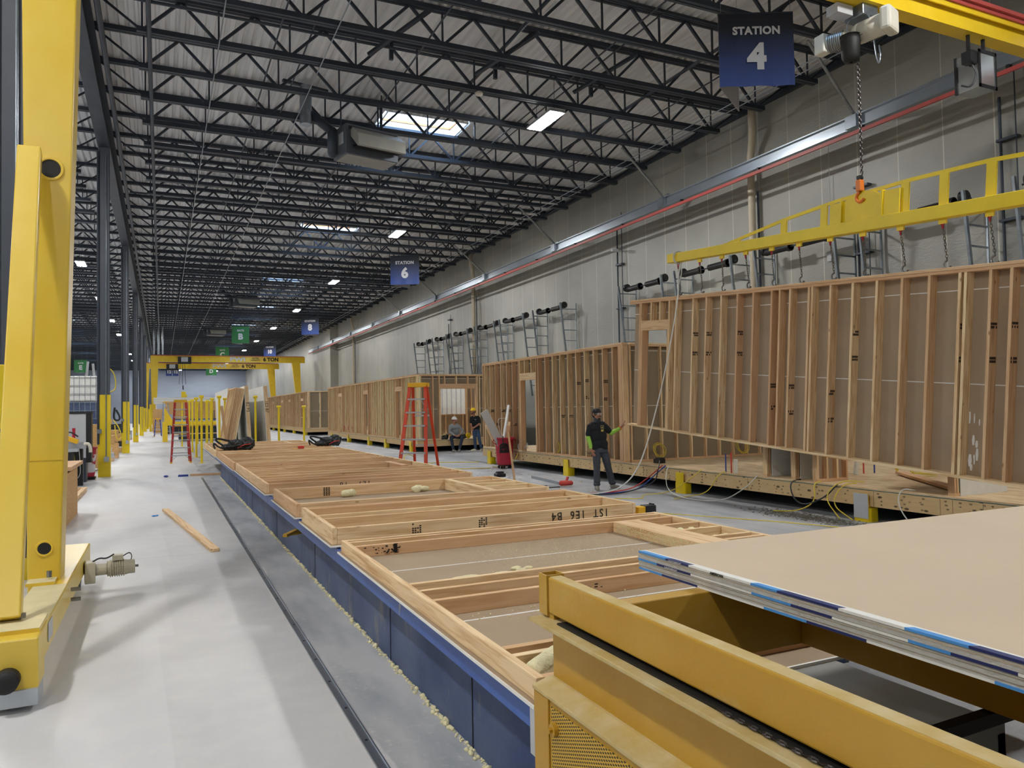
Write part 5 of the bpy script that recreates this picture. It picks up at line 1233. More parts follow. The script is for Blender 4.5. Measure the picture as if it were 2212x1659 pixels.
# ------------------------------------------------------------------ yellow posts
PO = [(1.22, 39.5), (1.22, 35.7), (1.22, 31.6), (1.24, 27.8), (1.80, 44.9), (1.98, 38.6), (2.1, 42), (1.89, 33.3), (2.25, 41), (1.86, 28.6), (2.36, 33.0), (3.15, 29.2), (0.95, 42)]
def post(x, y, h, lab, grp):
    r = empty('yellow_post', (x, y, 0))
    MB().tube((0, 0, 0), (0, 0, h - .07), .038, n=14).build('pole', 'byellow', r)
    MB().tube((-.075, 0, h - .04), (.075, 0, h - .04), .045, n=14).build('top_tube', 'byellow', r)
    box1('base_plate', (-.1, -.1, 0), (.1, .1, .012), 'byellow', r)
    tag(r, lab, 'post', grp)
for i, (x, y) in enumerate(PO):
    lab = {3: 'tall yellow post nearest the corner of the far frame', 2: 'yellow post second nearest, just right of the red step ladder', 9: 'yellow post touching the leaning panels on their left', 11: 'yellow post standing in front of the white leaning panel'}.get(i, 'thin yellow T-topped post in the cluster right of the red step ladder')
    post(x, y, 2.31, lab, 'yellow posts' if i not in (3, 2, 9, 11) else None)
post(3.75, 27.5, 1.92, 'short yellow post left of its twin, right of the leaning panels', None); post(4.95, 29.5, 1.92, 'short yellow post farther right of the leaning panels', None)

# leaning wall panels in a rack
def leaning(x, y, L, tilt, H, lab, face, dep=.14, txt=None, studs=True):
    r = empty('leaning_wall_panel', (x, y, 0), (0, tilt, 0))
    sx = 1 if face > 0 else -1
    box1('drywall', (dep if face > 0 else -.016, 0, .0), (dep + .016 if face > 0 else 0, L, H), 'white', r)
    if dep > .3:
        for q in range(6): MB().box((q * dep / 6 + .004, -.02 - random.uniform(0, .05), .0), ((q + 1) * dep / 6 - .006, -.001, H - random.uniform(.02, .1))).build('end_board', WD[2], r)
    for l in [0] + seq(.4, L, .6): MB().box((.001, l, .04), (dep - .001, l + .038, H - .04)).build('stud', WD[2], r)
    MB().box((0, 0, 0), (dep, L, .038)).build('bottom_plate', WD[1], r); MB().box((0, 0, H - .038), (dep, L, H)).build('top_plate', WD[1], r)
    if txt: text('handwriting', txt, .16, 'ink', r, (dep / 2, -.003, 1.9), (PI/2, PI/2, 0), .001)
    tag(r, lab, 'wall panel'); return r
leaning(2.02, 29.6, 3.2, math.radians(10), 2.68, 'left leaning panel showing a row of raw studs', 1, .34)
for k_ in range(0): pass
leaning(2.98, 29.9, 9, math.radians(-3), 2.7, 'middle leaning panel seen end-on', -1, .13, 'B2 P3')
leaning(3.68, 29.9, 11, math.radians(-3.5), 2.7, 'right leaning panel with a broad white face', -1, .14, '1E3 B7')
leaning(2.62, 33.6, 8, math.radians(-2), 2.72, 'white leaning panel at the far left of the rack', -1, .13)
s = MB(); s.bar((1.98, 29.25, 1.95), (2.22, 29.25, .03), .1, .04); tag(s.build('prop_board', WD[2]), 'reddish board propped against the left leaning panel', 'board')

# ------------------------------------------------------------------ far gantries
def far_gantry(y, xo, lab):
    r = empty('far_gantry_crane', (xo, y, 0))
    s = MB(); s.box((0, -.2, 6.7), (14.5, .2, 7.3)); s.build('girder', 'yellow', r)
    s = MB(); s.box((.1, -.3, 7.301), (14.4, -.2, 7.36)); s.build('conductor_bar', 'red', r)
    s = taper(MB(), (.3, 0, .3), (.15, .2, 0), (.35, 0, 6.7), (.34, .2, 0)); s.box((.15, -1.4, .05), (.4, 1.4, .35)); s.build('left_leg', 'yellow', r)
    s = taper(MB(), (14.05, 0, .3), (.15, .2, 0), (13.6, 0, 6.7), (.4, .2, 0)); s.box((13.95, -1.4, .05), (14.2, 1.4, .35)); s.build('right_leg', 'yellow', r)
    s = MB(); s.box((-.1, -.35, 0), (.1, -.15, 2.6)); s.build('leg_guard', 'byellow', r)
    s = MB(); s.box((2.4, -.45, 6.5), (3.6, -.22, 7.2)); s.build('hoist_frame', 'black', r); s = MB(); s.box((2.7, -.55, 6.7), (3.3, -.46, 7.15)); s.build('hoist_plate', 'cab', r)
    text('beam_lettering', 'PWI', .55, 'bwhite', r, (7.9, -.215, 7.0), (PI/2, 0, 0), .01, .02, sx=1.5)
    text('beam_lettering', 'RATED\nCAPACITY', .2, 'ink', r, (9.6, -.215, 7.02), (PI/2, 0, 0), .01, .003)
    text('beam_lettering', '6 TON', .5, 'ink', r, (11.1, -.215, 7.0), (PI/2, 0, 0), .01, .02)
    tag(r, lab, 'gantry crane'); return r
G1 = far_gantry(80, -.95, 'far yellow gantry crane lettered 6 TON spanning the hall')
far_gantry(92, -1.9, 'second far yellow gantry crane, just behind and below the first')
r = empty('hook_assembly', (1.9, 79.6, 2.6)); s = MB()
for q in (-.35, -.05, .25): s.tube((q, 0, 1.9), (q * .6, 0, 3.9), .02, n=5)
split(s, 'chain', 'chain', r); hook(MB(), (0, 0, 1.6), 3).build('hook', 'chain', r); s = MB(); s.box((-.15, -.1, .4), (.25, .1, 1.2)); s.bar((.1, 0, .3), (.35, 0, .9), .12); s.build('yellow_load_block', 'byellow', r); MB().tube((0, 0, -.4), (0, 0, .4), .03, n=6).build('lower_chain', 'rcord', r)
tag(r, 'chains, hook and yellow block hanging from the far gantry', 'hook')
s = MB()
for q in (-.6, -.25, .1): s.tube((q, 74, 7.0), (q, 74, 10), .07, n=8)
tag(s.build('vertical_pipes', 'galv'), 'group of pale vertical pipes near the ceiling behind the far gantry', 'pipe')
# far work table and stacks
r = empty('yellow_work_table', (.05, 49.7, 0)); s = MB(); s.box((0, 0, .98), (5, .3, 1.2)); s.box((0, 0, 0), (.28, .3, .98)); s.box((4.6, 0, 0), (4.8, .3, .98)); s.box((.0, 2.6, .98), (5, 2.9, 1.15)); s.prism([(.1, 1.2), (.1, 2.1), (.6, 1.2)], 1, .05, .12); s.build('frame', 'yellow', r)
s = MB(); s.box((.5, 0.4, .9), (4.8, 2.5, .98)); s.build('table_top', WD[0], r); s = MB(); s.box((.6, -.8, .45), (4.6, -.72, .5)); s.box((1.4, -.8, .0), (1.5, -.72, .45)); s.box((3.9, -.8, .0), (4.0, -.72, .45)); s.build('lumber_rail', WD[0], r)
s = MB(); s.box((.9, .6, .1), (4.4, 1.8, .8)); s.build('dark_machinery', 'steel', r); tag(r, 'yellow steel work table behind the red step ladder', 'table')
for k_, (x0, x1, y, z0, z1, m, nm, lab) in enumerate([(.25, 4.4, 68.3, 0, 1.0, 'black', 'low_rack', 'dark low rack beneath the strand-board bundles'), (.25, 4.8, 70, 1.6, 2.7, 'osb', 'strand_board_stack', 'big bundle of strand board beyond the yellow table'), (-.7, .2, 72, 0, 2.1, 'osb', 'strand_board_stack', 'left upright bundle of strand board beside the grey ladder'), (-.7, 5.6, 78, 2.6, 3.2, 'white', 'insulation_wrap', 'long white-wrapped bundle with dark print behind the strand board'), (4.9, 7.4, 76, 0, 2.1, 'black', 'dark_shelving', 'dark shelving right of the strand-board bundles')]):
    s = MB(); n = max(1, int((z1 - z0) / .16))
    for q in range(n): s.box((x0 + random.uniform(0, .08), y, z0 + (z1 - z0) * q / n + .01), (x1 - random.uniform(0, .08), y + 1.2, z0 + (z1 - z0) * (q + 1) / n))
    if z0 > 1: 
        for q in (x0 + .2, (x0 + x1) / 2, x1 - .3): s.box((q, y + .1, 0), (q + .1, y + .2, z0))
    tag(s.build(nm, m), lab, 'material stack')
for i in range(6): text('print', 'TYVEK'[0:0] + '/////', .2, 'ink', None, (-.2 + i * 1.0, 77.98, 2.95), (PI/2, 0, 0)) if False else None
r = empty('pallet_rack', (.8, 60, 0)); s = MB()
for q in range(7): s.bar((q * .55, 0, .0), (q * .55, 0, 1.9), .06)
s.box((0, -.03, 1.2), (3.4, .03, 1.28)); s.build('uprights', 'steel', r); s = MB(); s.box((0, .1, 1.3), (3.3, .8, 1.8)); s.build('mixed_stock', 'osb', r); tag(r, 'rack with short dark uprights and stock beyond the yellow table', 'rack')

# ------------------------------------------------------------------ left bay clutter seen past the gantry leg
r = empty('floor_cabinet', (-2.25, 22, 0)); box1('body', (0, 0, .62), (.5, .5, 1.75), 'cab', r, .01); box1('frame', (-.03, -.02, 1.75), (.62, .5, 1.8), 'black', r); box1('side_post', (.5, 0, .5), (.62, .4, 1.78), 'black', r); box1('plinth', (0, 0, 0), (.5, .5, .62), 'steel', r); tag(r, 'pale grey electrical cabinet behind the saw', 'cabinet')
r = empty('mitre_saw', (-2.3, 20.6, .8)); s = MB(); s.bar((.1, 0, .45), (.5, -.05, .28), .14, .1); s.cap((.1, 0, .3), .1, (.25, 0, .35), .09); s.build('motor_housing', 'tool', r, smooth=False); s = MB(); s.box((0, -.2, .05), (.5, .2, .12)); s.tube((.32, .02, .24), (.32, .06, .24), .15, n=20); s.build('table_and_blade', 'alu', r)
s = MB(); s.path([(.25, 0, .5), (.35, -.02, .52), (.5, -.02, .4)], .018, 6, 2); s.build('handle', 'black', r); box1('stand', (0, -.15, -.8), (.4, .2, .04), 'black', r); tag(r, 'yellow and black mitre saw between the gantry leg and the red-white bin', 'saw')
r = empty('router_table', (-1.98, 21.0, 0)); s = MB(); s.box((-.05, -.1, .9), (.3, .25, .98)); s.tube((.12, .05, .98), (.12, .05, 1.06), .14, n=18); s.build('top', 'alu', r); s = MB(); s.box((0, 0, 0), (.24, .2, .9)); s.build('stand', 'black', r); s = MB(); s.tube((.05, 0, 1.06), (.05, 0, 1.4), .035, n=10); s.build('red_head', 'bin', r); MB().path([(.25, .05, 1.0), (.36, .05, 1.02), (.4, .05, .9), (.4, .05, .8)], .04, 8, 2).build('white_hose', 'pvc', r)
for q in range(3): MB().path([(.05 + q * .06, -.12, .9), (.1 + q * .05, -.15, .5), (.0 + q * .1, -.13, .3), (.15, -.15, .2)], .008, 5, 2).build('cable', ['ycord', 'bcord', 'wcord'][q], r)
tag(r, 'grey machine head on a black stand with hanging cables', 'machine')
r = empty('paint_bin', (-1.78, 22.9, 0)); r.scale = (.9, .9, .95); s = MB(); s.lathe([(0, .08), (.17, .08), (.19, .2)], n=24); s.build('red_base', 'bin', r); s = MB(); s.lathe([(.19, .2), (.215, .7)], n=24); s.build('spattered_body', 'binw', r); s = MB(); s.lathe([(.215, .7), (.22, .85), (.25, .86), (.25, .9), (.2, .9)], n=24); s.build('red_rim', 'bin', r); s = MB(); s.box((-.2, -.2, .02), (.2, .2, .08)); s.build('dolly', 'black', r)
tag(r, 'red bin spattered with white paint beside the nearest yellow-based column', 'bin')
r = empty('mop_bucket', (-2.2, 22.3, 0)); s = MB(); s.prism([(-.14, .03), (.14, .03), (.18, .34), (-.18, .34)], 1, -.15, .15); s.build('bucket', 'tool', r); MB().torus((0, -.02, .36), .09, .012, (0, 1, 0), 12, 5, 1, 0, PI).build('handle', 'tool', r); tag(r, 'yellow bucket on the floor left of the spattered bin', 'bucket')
s = MB(); s.box((-1.9, 13.0, 0), (-1.34, 13.02, .8)); s.box((-1.36, 13.02, 0), (-1.34, 15.2, .8)); tag(s.build('strand_board_crate', 'osb'), 'strand-board crate side just right of the gantry leg', 'crate')
for i, (z_, y_, L_) in enumerate([(.93, 15.0, .5), (.80, 14.6, .62), (.84, 15.5, .4)]):
    s = MB(); s.box((-1.9, 0, 0), (-1.9 + L_ + (.0 if i != 1 else .03), 1.8, .06)); o = s.build('stacked_lumber', WD[0], bevel=.003); o.location = (0, 13.2 + i * .1, .8 + i * .065); o.name = 'lumber_piece'; tag(o, 'pale lumber piece on the crate right of the gantry leg, %s' % ['lowest of three', 'middle of three', 'topmost of three'][i], 'lumber')
r = empty('small_floor_frame', (-1.62, 16.8, 0)); 
for a, c in (((-.3, 0, 0), (.02, .1, .09)), ((-.0, .1, 0), (.09, 2.6, .09)), ((-.3, 2.6, 0), (.09, 2.7, .09))): MB().box(a, c).build('board', WD[1], r)
tag(r, 'small pale lumber frame lying on the floor beside the gantry leg', 'lumber frame')
r = empty('liquid_tote', (-3.3, 34, 2.25)); box1('tank', (0, 0, .0), (1.15, 1.1, 1.0), 'tank', r, .06); s = MB()
for q in range(7): s.box((-.02 + q * .19, -.04, -.7), (.0 + q * .19, -.02, 1.05))
for q in range(6): s.box((-.04, -.045, -.7 + q * .33), (1.2, -.02, -.68 + q * .33))
s.build('wire_cage', 'galv', r); box1('lower_tank', (.02, .02, -1.0), (1.12, 1.1, -.05), 'bluedust', r); tag(r, 'white tank with wire cage on top of the green rack', 'tank')
s = MB(); s.box((-3.45, 33.8, 0), (-3.35, 33.9, 2.3)); s.box((-2.05, 33.8, 0), (-1.95, 33.9, 1.2)); s.box((-3.45, 33.8, 1.15), (-1.95, 35.2, 1.23)); tag(s.build('green_rack', 'dkgreen'), 'dark green steel rack under the white tank', 'rack')
s = MB(); s.box((-2.6, 26, .1), (-1.72, 26.8, 1.42)); tag(s.build('strand_board_crate', 'osb'), 'strand-board crate behind the nearest yellow-based column', 'crate')
s = MB(); s.bar((-3.2, 40, 3.0), (-3.1, 40, 4.2), .1); s.bar((-2.8, 40, 3.0), (-2.9, 40, 4.1), .1); tag(s.build('floor_fixture', 'cab'), 'two small pale uprights above the tank', 'fixture')
for i, (x, y, h, m, lab) in enumerate([(-2.3, 38, 1.0, 'osb', 'crate of boards behind the second yellow-based column'), (-2.2, 45, 1.2, 'black', 'dark machine behind the second yellow-based column'), (-4.2, 52, 1.8, 'cab', 'pale machine housing deep in the left bay'), (-5.6, 40, 1.6, 'black', 'dark low machinery left of the green rack')]):
    s = MB()
    for q in range(6): s.box((x - .6 + random.uniform(0, .1), y, q * h / 6 + .01), (x + .55 + random.uniform(-.1, .1), y + 1.5, (q + 1) * h / 6))
    tag(s.build('stacked_crate', m), lab, 'crate')
s = MB(); s.path([(-1.7, 35.0, 1.9), (-1.55, 35, 1.6), (-1.6, 35, 1.45), (-1.8, 35, 1.5), (-1.75, 35, 2.0)], .04, 8, 2); tag(s.build('black_hose_loop', 'bcord'), 'black hose loop hanging beside the nearest column', 'hose')
s = MB(); s.path([(-1.75, 30, 3.4), (-1.5, 30, 3.2), (-1.45, 30, 2.6), (-1.65, 30, 2.5)], .02, 6, 2); s.path([(-1.7, 33, 1.5), (-1.5, 33, 1.2), (-1.4, 33, .8), (-1.6, 33, .7), (-1.65, 33, 1.3)], .02, 6, 2); tag(s.build('yellow_air_hose', 'ycord'), 'yellow air hose hanging between the first two yellow-based columns', 'hose')
s = MB()
for q in range(3): s.torus((-1.32 + q * .02, 9.1, 1.35), .28 - q * .03, .016, (.1, 1, 0), 24, 6)
tag(s.build('hose_coil', 'hose'), 'teal hose coil on the column at the left picture edge', 'hose')
s = MB()
for q in range(5): s.path([(-1.32 + q * .03, 9.0, 1.1), (-1.30 + q * .03, 9.0, .7), (-1.36 + q * .06, 8.9, .3)], .012, 6, 2)
tag(s.build('hanging_cables', 'bcord'), 'bunch of dark cables behind the raking brace at the left edge', 'cable')
s = MB(); s.sph((-1.45, 8.9, .95), (.16, .14, .2), 16); s.sph((-1.45, 8.9, .7), (.14, .12, .18), 16); tag(s.build('orange_bag', 'hook', smooth=True), 'rounded orange bundle at the very left edge behind the brace', 'bundle')

for i, (x, y, w_, d_, h, m, lab) in enumerate([(-2.7, 27.5, .9, .8, .75, 'steel', 'dark machine base left of the nearest yellow-based column'), (-2.1, 31.0, .5, .6, .5, 'cab', 'small pale box on the floor between the first two yellow-based columns'), (-2.45, 33.0, .9, 1.0, .9, 'osb', 'strand-board pallet stack between the first two yellow-based columns'), (-3.4, 29.0, 1.0, .8, 1.3, 'black', 'black equipment case below the white tank'), (-4.8, 60, 1.6, 1, 2.2, 'osb', 'tall strand-board pile deep between the columns'), (-2.6, 56, .8, 1, 1.0, 'cab', 'pale crate far between the columns'), (-7.5, 70, 2.5, 1, 2.6, 'steel', 'dark rack of parts in the far left bay'), (6.0, 66, 2.0, 1.2, 1.4, 'black', 'dark bench right of the far strand-board bundles')]):
    q = empty('stored_equipment', (x, y, 0)); box1('lower_body', (0, 0, .12), (w_, d_, h * .62), m, q, .01); box1('upper_body', (.06, .05, h * .62 + .01), (w_ * .85, d_ * .9, h), m, q, .01)
    for a in (0, w_ - .1): box1('foot_beam', (a, 0, 0), (a + .1, d_, .118), WD[1], q)
    box1('front_label', (w_ * .2, -.004, h * .3), (w_ * .5, -.0005, h * .45), 'cab' if m != 'cab' else 'steel', q)
    tag(q, lab, 'equipment')
# ------------------------------------------------------------------ people
def blob(name, m, parent, prims, vox=.009, sm=6, sub=0):
    s = MB()
    for p in prims:
        if p[0] == 'c': s.cap(p[1], p[2], p[3], p[4], 14)
        elif p[0] == 'e': s.sph(p[1], p[2], 16, p[3] if len(p) > 3 else None)
        elif p[0] == 'b': s.box(p[1], p[2])
    o = s.build(name, m, parent, smooth=True)
    r = o.modifiers.new('union', 'REMESH'); r.mode = 'VOXEL'; r.voxel_size = vox; r.use_smooth_shade = True
    if sm: q = o.modifiers.new('soften', 'SMOOTH'); q.iterations = sm; q.factor = .5
    return o
def rotz(a): return Matrix.Rotation(a, 3, 'Z')
def V(*a): return Vector(a)
def hand(wr, fdir, pn, side, L=.17, curl=.25, spread=.1):
    """skinned primitives for a hand: wrist point, finger direction, palm normal, thumb side sign"""
    f = Vector(fdir).normalized(); n = Vector(pn).normalized(); s = f.cross(n).normalized() * side; wr = Vector(wr); pr = []
    palm = wr + f * L * .28
    pr += [('c', wr, .024, wr + f * .02, .026)]
    for k in (-1, -.33, .33, 1): pr.append(('c', wr + f * .02 + s * k * .014, .016, wr + f * L * .5 + s * k * .027, .0125))
    for i, (k, ln) in enumerate(zip((1, .33, -.33, -1), (.40, .45, .42, .33))):
        b0 = wr + f * L * .5 + s * k * .027; d1 = (f + s * k * spread - n * -curl * .4).normalized(); p1 = b0 + d1 * L * ln * .45
        d2 = (d1 + n * curl).normalized(); p2 = p1 + d2 * L * ln * .32; d3 = (d2 + n * curl).normalized(); p3 = p2 + d3 * L * ln * .26
        pr += [('c', b0, .0095, p1, .009), ('c', p1, .009, p2, .0082), ('c', p2, .0082, p3, .0072)]
    t0 = wr + f * L * .18 + s * .026; t1 = t0 + (f * .7 + s * .8 + n * .2).normalized() * .042; t2 = t1 + (f * .95 + s * .35 + n * .2).normalized() * .032
    pr += [('c', wr + f * .02 + s * .012, .016, t0, .014), ('c', t0, .0125, t1, .011), ('c', t1, .0105, t2, .009)]
    return pr
def head(parent, c, yaw, tilt=0, beard='full', hairm='hair', helmet=None, glasses=False, gaiter=False, cap=False, s=1.0):
    """head centre c; face points along local -Y rotated by yaw"""
    r = empty('head_pivot', c, (tilt, 0, yaw)); r.parent = parent
    return r
def head_prims(c, yaw, s=1.0):
    Rz = rotz(yaw); c = Vector(c)
    def T(x, y, z): return c + Rz @ Vector((x, y, z)) * s
    P = [('e', T(0, .012, .02), (.074 * s, .092 * s, .095 * s), Rz), ('e', T(0, -.022, -.045), (.058 * s, .068 * s, .07 * s), Rz), ('e', T(0, -.045, -.085), (.036 * s, .036 * s, .03 * s), Rz),
         ('e', T(0, -.085, .022), (.052 * s, .018 * s, .012 * s), Rz), ('c', T(0, -.088, .012), .009 * s, T(0, -.112, -.024), .013 * s), ('e', T(-.012, -.1, -.028), (.01 * s,) * 3), ('e', T(.012, -.1, -.028), (.01 * s,) * 3),
         ('e', T(0, -.092, -.054), (.024 * s, .012 * s, .008 * s), Rz), ('e', T(0, -.09, -.066), (.02 * s, .012 * s, .007 * s), Rz),
         ('e', T(.038, -.068, -.022), (.022 * s, .02 * s, .022 * s), Rz), ('e', T(-.038, -.068, -.022), (.022 * s, .02 * s, .022 * s), Rz)]
    for sg in (-1, 1): P.append(('e', T(sg * .078, .012, -.005), (.012 * s, .02 * s, .032 * s), Rz))
    return P, T, Rz
def face_bits(parent, T, Rz, s=1.0):
    e = MB(); i_ = MB(); br = MB()
    for sg in (-1, 1):
        e.sph(T(sg * .03, -.083, .004), (.013 * s, .009 * s, .008 * s), 12, Rz); i_.sph(T(sg * .03, -.0905, .004), (.006 * s, .004 * s, .006 * s), 10, Rz)
        br.bar(T(sg * .014, -.1, .024), T(sg * .046, -.088, .027), .007 * s, .008 * s)
    e.build('eyes', 'bwhite', parent, smooth=True); i_.build('irises', 'hair', parent, smooth=True); br.build('eyebrows', 'hair', parent)
def beard(parent, T, Rz, full, s=1.0):
    P = [('c', T(-.026, -.098, -.044), .006 * s, T(.026, -.098, -.044), .006 * s), ('c', T(-.026, -.097, -.045), .005 * s, T(-.028, -.092, -.065), .005 * s), ('c', T(.026, -.097, -.045), .005 * s, T(.028, -.092, -.065), .005 * s), ('e', T(0, -.072, -.098), (.03 * s, .024 * s, .02 * s), Rz)]
    if full: P += [('c', T(sg * .066, -.01, -.03), .012 * s, T(sg * .05, -.05, -.075), .016 * s) for sg in (-1, 1)] + [('c', T(sg * .05, -.05, -.075), .016 * s, T(0, -.075, -.098), .02 * s) for sg in (-1, 1)]
    blob('beard', 'hair', parent, P, .005, 2)
def hardhat(parent, T, Rz, m, s=1.0):
    r = empty('hard_hat', T(0, .005, .045)); r.parent = parent; r.rotation_euler = Rz.to_euler()
    q = MB(); q.lathe([(.0, .1), (.04, .096), (.075, .078), (.1, .045), (.108, .0), (.113, -.004), (.113, -.012), (.1, -.012), (.0, -.0)], n=28); q.prism([(-.085, -.06), (-.06, -.135), (0, -.155), (.06, -.135), (.085, -.06)], 2, -.014, -.004); q.box((-.012, -.08, .07), (.012, .08, .106)); q.build('hat_shell', m, r, smooth=True)
    r.name = 'hard_hat'
    return r
def flatten_child(o): pass

# worker 1: local x to the picture right, -y to the camera
r = empty('person', (8.15, 13.2, 0), (0, 0, math.radians(-31.5))); P1 = r
tag(r, 'standing person in black shirt and lime sleeves touching the hanging panel', 'person')
hy = math.radians(38)
HC = V(-.06, -.01, 1.545)
P, T, Rz = head_prims(HC, hy)
body = P + [('c', V(-.06, .01, 1.36), .056, V(-.06, .005, 1.48), .052),
  # torso core (under the shirt) and limbs, one surface
  ('e', V(-.04, .01, 1.2), (.13, .07, .15)), ('e', V(-.02, .01, 1.0), (.11, .07, .16)), ('e', V(.0, .01, .84), (.12, .07, .1)), ('c', V(-.19, .01, 1.3), .045, V(.1, .01, 1.3), .045),
  ('c', V(-.215, .01, 1.3), .05, V(-.235, -.0, 1.06), .042), ('c', V(-.235, 0, 1.06), .04, V(-.185, -.05, .83), .03),
  ('c', V(.12, .02, 1.29), .05, V(.22, .08, 1.15), .042), ('c', V(.22, .08, 1.15), .04, V(.42, .2, 1.245), .028),
  ('c', V(-.07, 0, .82), .07, V(-.09, 0, .12), .05), ('c', V(.09, .02, .82), .07, V(.22, .2, .12), .05)]
body += hand(V(-.183, -.052, .825), (.35, -.35, -.9), (.6, .2, -.3), 1, .17, .3, .05)
body += hand(V(.425, .205, 1.25), (.45, .1, .9), (.8, .5, -.2), -1, .18, .12, .16)
blob('body', 'skin', r, body, .0065, 2); face_bits(r, T, Rz); beard(r, T, Rz, False)
blob('hair', 'hair', r, [('e', HC + V(0, .0, .035), (.082, .1, .093), Rz), ('e', T(0, .05, -.02), (.075, .055, .07), Rz)], .006, 2)
o = r.children[-1]
# keep the hair off the face: cut by a face-side box
def cut(o, c, dims, Rm):
    q = MB(); q.box((-dims[0], -dims[1], -dims[2]), (dims[0], dims[1], dims[2]))
    me = bpy.data.meshes.new('cut'); q.b.to_mesh(me); q.b.free(); cc = bpy.data.objects.new('cutter', me); return cc
bpy.data.objects.remove(o)
hp = [('e', T(0, .03, .045), (.08, .082, .08), Rz), ('e', T(0, .06, -.005), (.074, .05, .075), Rz), ('e', T(0, -.03, .085), (.06, .055, .035), Rz)]
for sg in (-1, 1): hp.append(('c', T(sg * .073, -.012, .045), .012, T(sg * .073, -.012, -.005), .01))
blob('hair', 'hair', r, hp, .006, 3)
blob('neck_gaiter', 'gaiter', r, [('c', V(-.06, .008, 1.40), .068, V(-.06, .0, 1.455), .064), ('e', V(-.06, -.0, 1.385), (.085, .075, .03)), ('e', T(0, -.035, -.125), (.055, .055, .03), Rz)], .007, 4)
g = MB(); 
for sg in (-1, 1): g.sph(T(sg * .031, -.099, .002), (.027, .006, .019), 14, Rz); g.bar(T(sg * .058, -.088, .006), T(sg * .082, .01, .0), .004, .004)
g.build('safety_glasses', 'lens', r, smooth=True)
g = MB(); g.bar(T(-.058, -.1, .02), T(.058, -.1, .02), .004, .004)
for sg in (-1, 1): g.bar(T(sg * .058, -.096, .012), T(sg * .081, .01, .002), .005, .004)
g.build('glasses_frame', 'alu', r)
blob('t_shirt', 'shirt', r, [('e', V(-.045, .01, 1.255), (.185, .115, .12)), ('e', V(-.04, .01, 1.1), (.178, .115, .2)), ('e', V(-.01, .01, .93), (.168, .118, .14)), ('c', V(-.16, .01, 1.33), .055, V(.06, .015, 1.34), .055), ('c', V(-.1, .01, 1.36), .05, V(-.02, .01, 1.37), .05),
  ('c', V(-.2, .01, 1.29), .07, V(-.235, .0, 1.14), .068), ('c', V(.1, .015, 1.29), .068, V(.175, .05, 1.2), .064), ('b', (-.165, -.09, .82), (.15, .1, .9))], .008, 5)
blob('left_sleeve', 'hiviz', r, [('c', V(-.234, 0, 1.15), .052, V(-.24, 0, 1.06), .05), ('c', V(-.24, 0, 1.06), .05, V(-.192, -.045, .86), .038), ('e', V(-.245, .0, 1.05), (.053, .054, .02))], .006, 2)
blob('right_sleeve', 'hiviz', r, [('c', V(.165, .045, 1.21), .052, V(.225, .08, 1.15), .05), ('c', V(.225, .08, 1.15), .049, V(.395, .185, 1.233), .036)], .006, 2)
MB().torus(V(.408, .193, 1.24), .033, .012, (.45, .3, .25), 18, 6).build('orange_cuff', 'hook', r)
blob('trousers', 'jean', r, [('e', V(-.0, .01, .82), (.16, .11, .09)), ('b', (-.155, -.085, .76), (.15, .1, .85)), ('c', V(-.08, .0, .74), .088, V(-.085, -.01, .42), .07), ('c', V(-.085, -.01, .42), .068, V(-.09, .0, .12), .066), ('e', V(-.09, -.01, .11), (.075, .078, .045)), ('e', V(-.08, -.02, .17), (.073, .075, .02)),
  ('c', V(.08, .02, .74), .088, V(.15, .08, .43), .072), ('c', V(.15, .08, .43), .07, V(.225, .2, .13), .068), ('e', V(.228, .2, .12), (.078, .08, .045)), ('e', V(.21, .19, .19), (.073, .075, .02))], .008, 3)
for nm, c, ang in (('left_boot', V(-.09, -.01, 0), .1), ('right_boot', V(.235, .2, 0), .9)):
    q = Matrix.Rotation(ang, 3, 'Z')
    blob(nm, 'boot', r, [('c', c + V(0, .02, .1), .048, c + V(0, .02, .06), .052), ('c', c + q @ V(0, .02, .05), .048, c + q @ V(0, -.13, .042), .042), ('b', c + V(-.04, -.03, .0), c + V(.04, .06, .03)), ('c', c + q @ V(0, 0, .02), .035, c + q @ V(0, -.14, .02), .035)], .008, 2)
s = MB(); s.prism([(.01, 1.31), (.075, 1.31), (.068, 1.19), (.02, 1.19)], 1, -.118, -.112); s.build('chest_emblem_edge', 'gold', r)
s = MB(); s.prism([(.015, 1.305), (.070, 1.305), (.064, 1.225), (.023, 1.225)], 1, -.121, -.118); s.build('chest_emblem_field', 'black', r)
s = MB()
st = [(.0425 + (.02 if i % 2 == 0 else .008) * math.sin(i * PI / 5), 1.267 + (.02 if i % 2 == 0 else .008) * math.cos(i * PI / 5)) for i in range(10)]
s.prism(st, 1, -.124, -.121); s.build('chest_emblem_star', 'gold', r)

# worker 2: standing with yellow hard hat, turned left towards the seated one
r = empty('person', (11.3, 27.75, 0), (0, 0, math.radians(-22)))
tag(r, 'standing person in yellow hard hat, black shirt and blue jeans', 'person')
HC = V(-.05, -.06, 1.575); P, T, Rz = head_prims(HC, math.radians(-62))
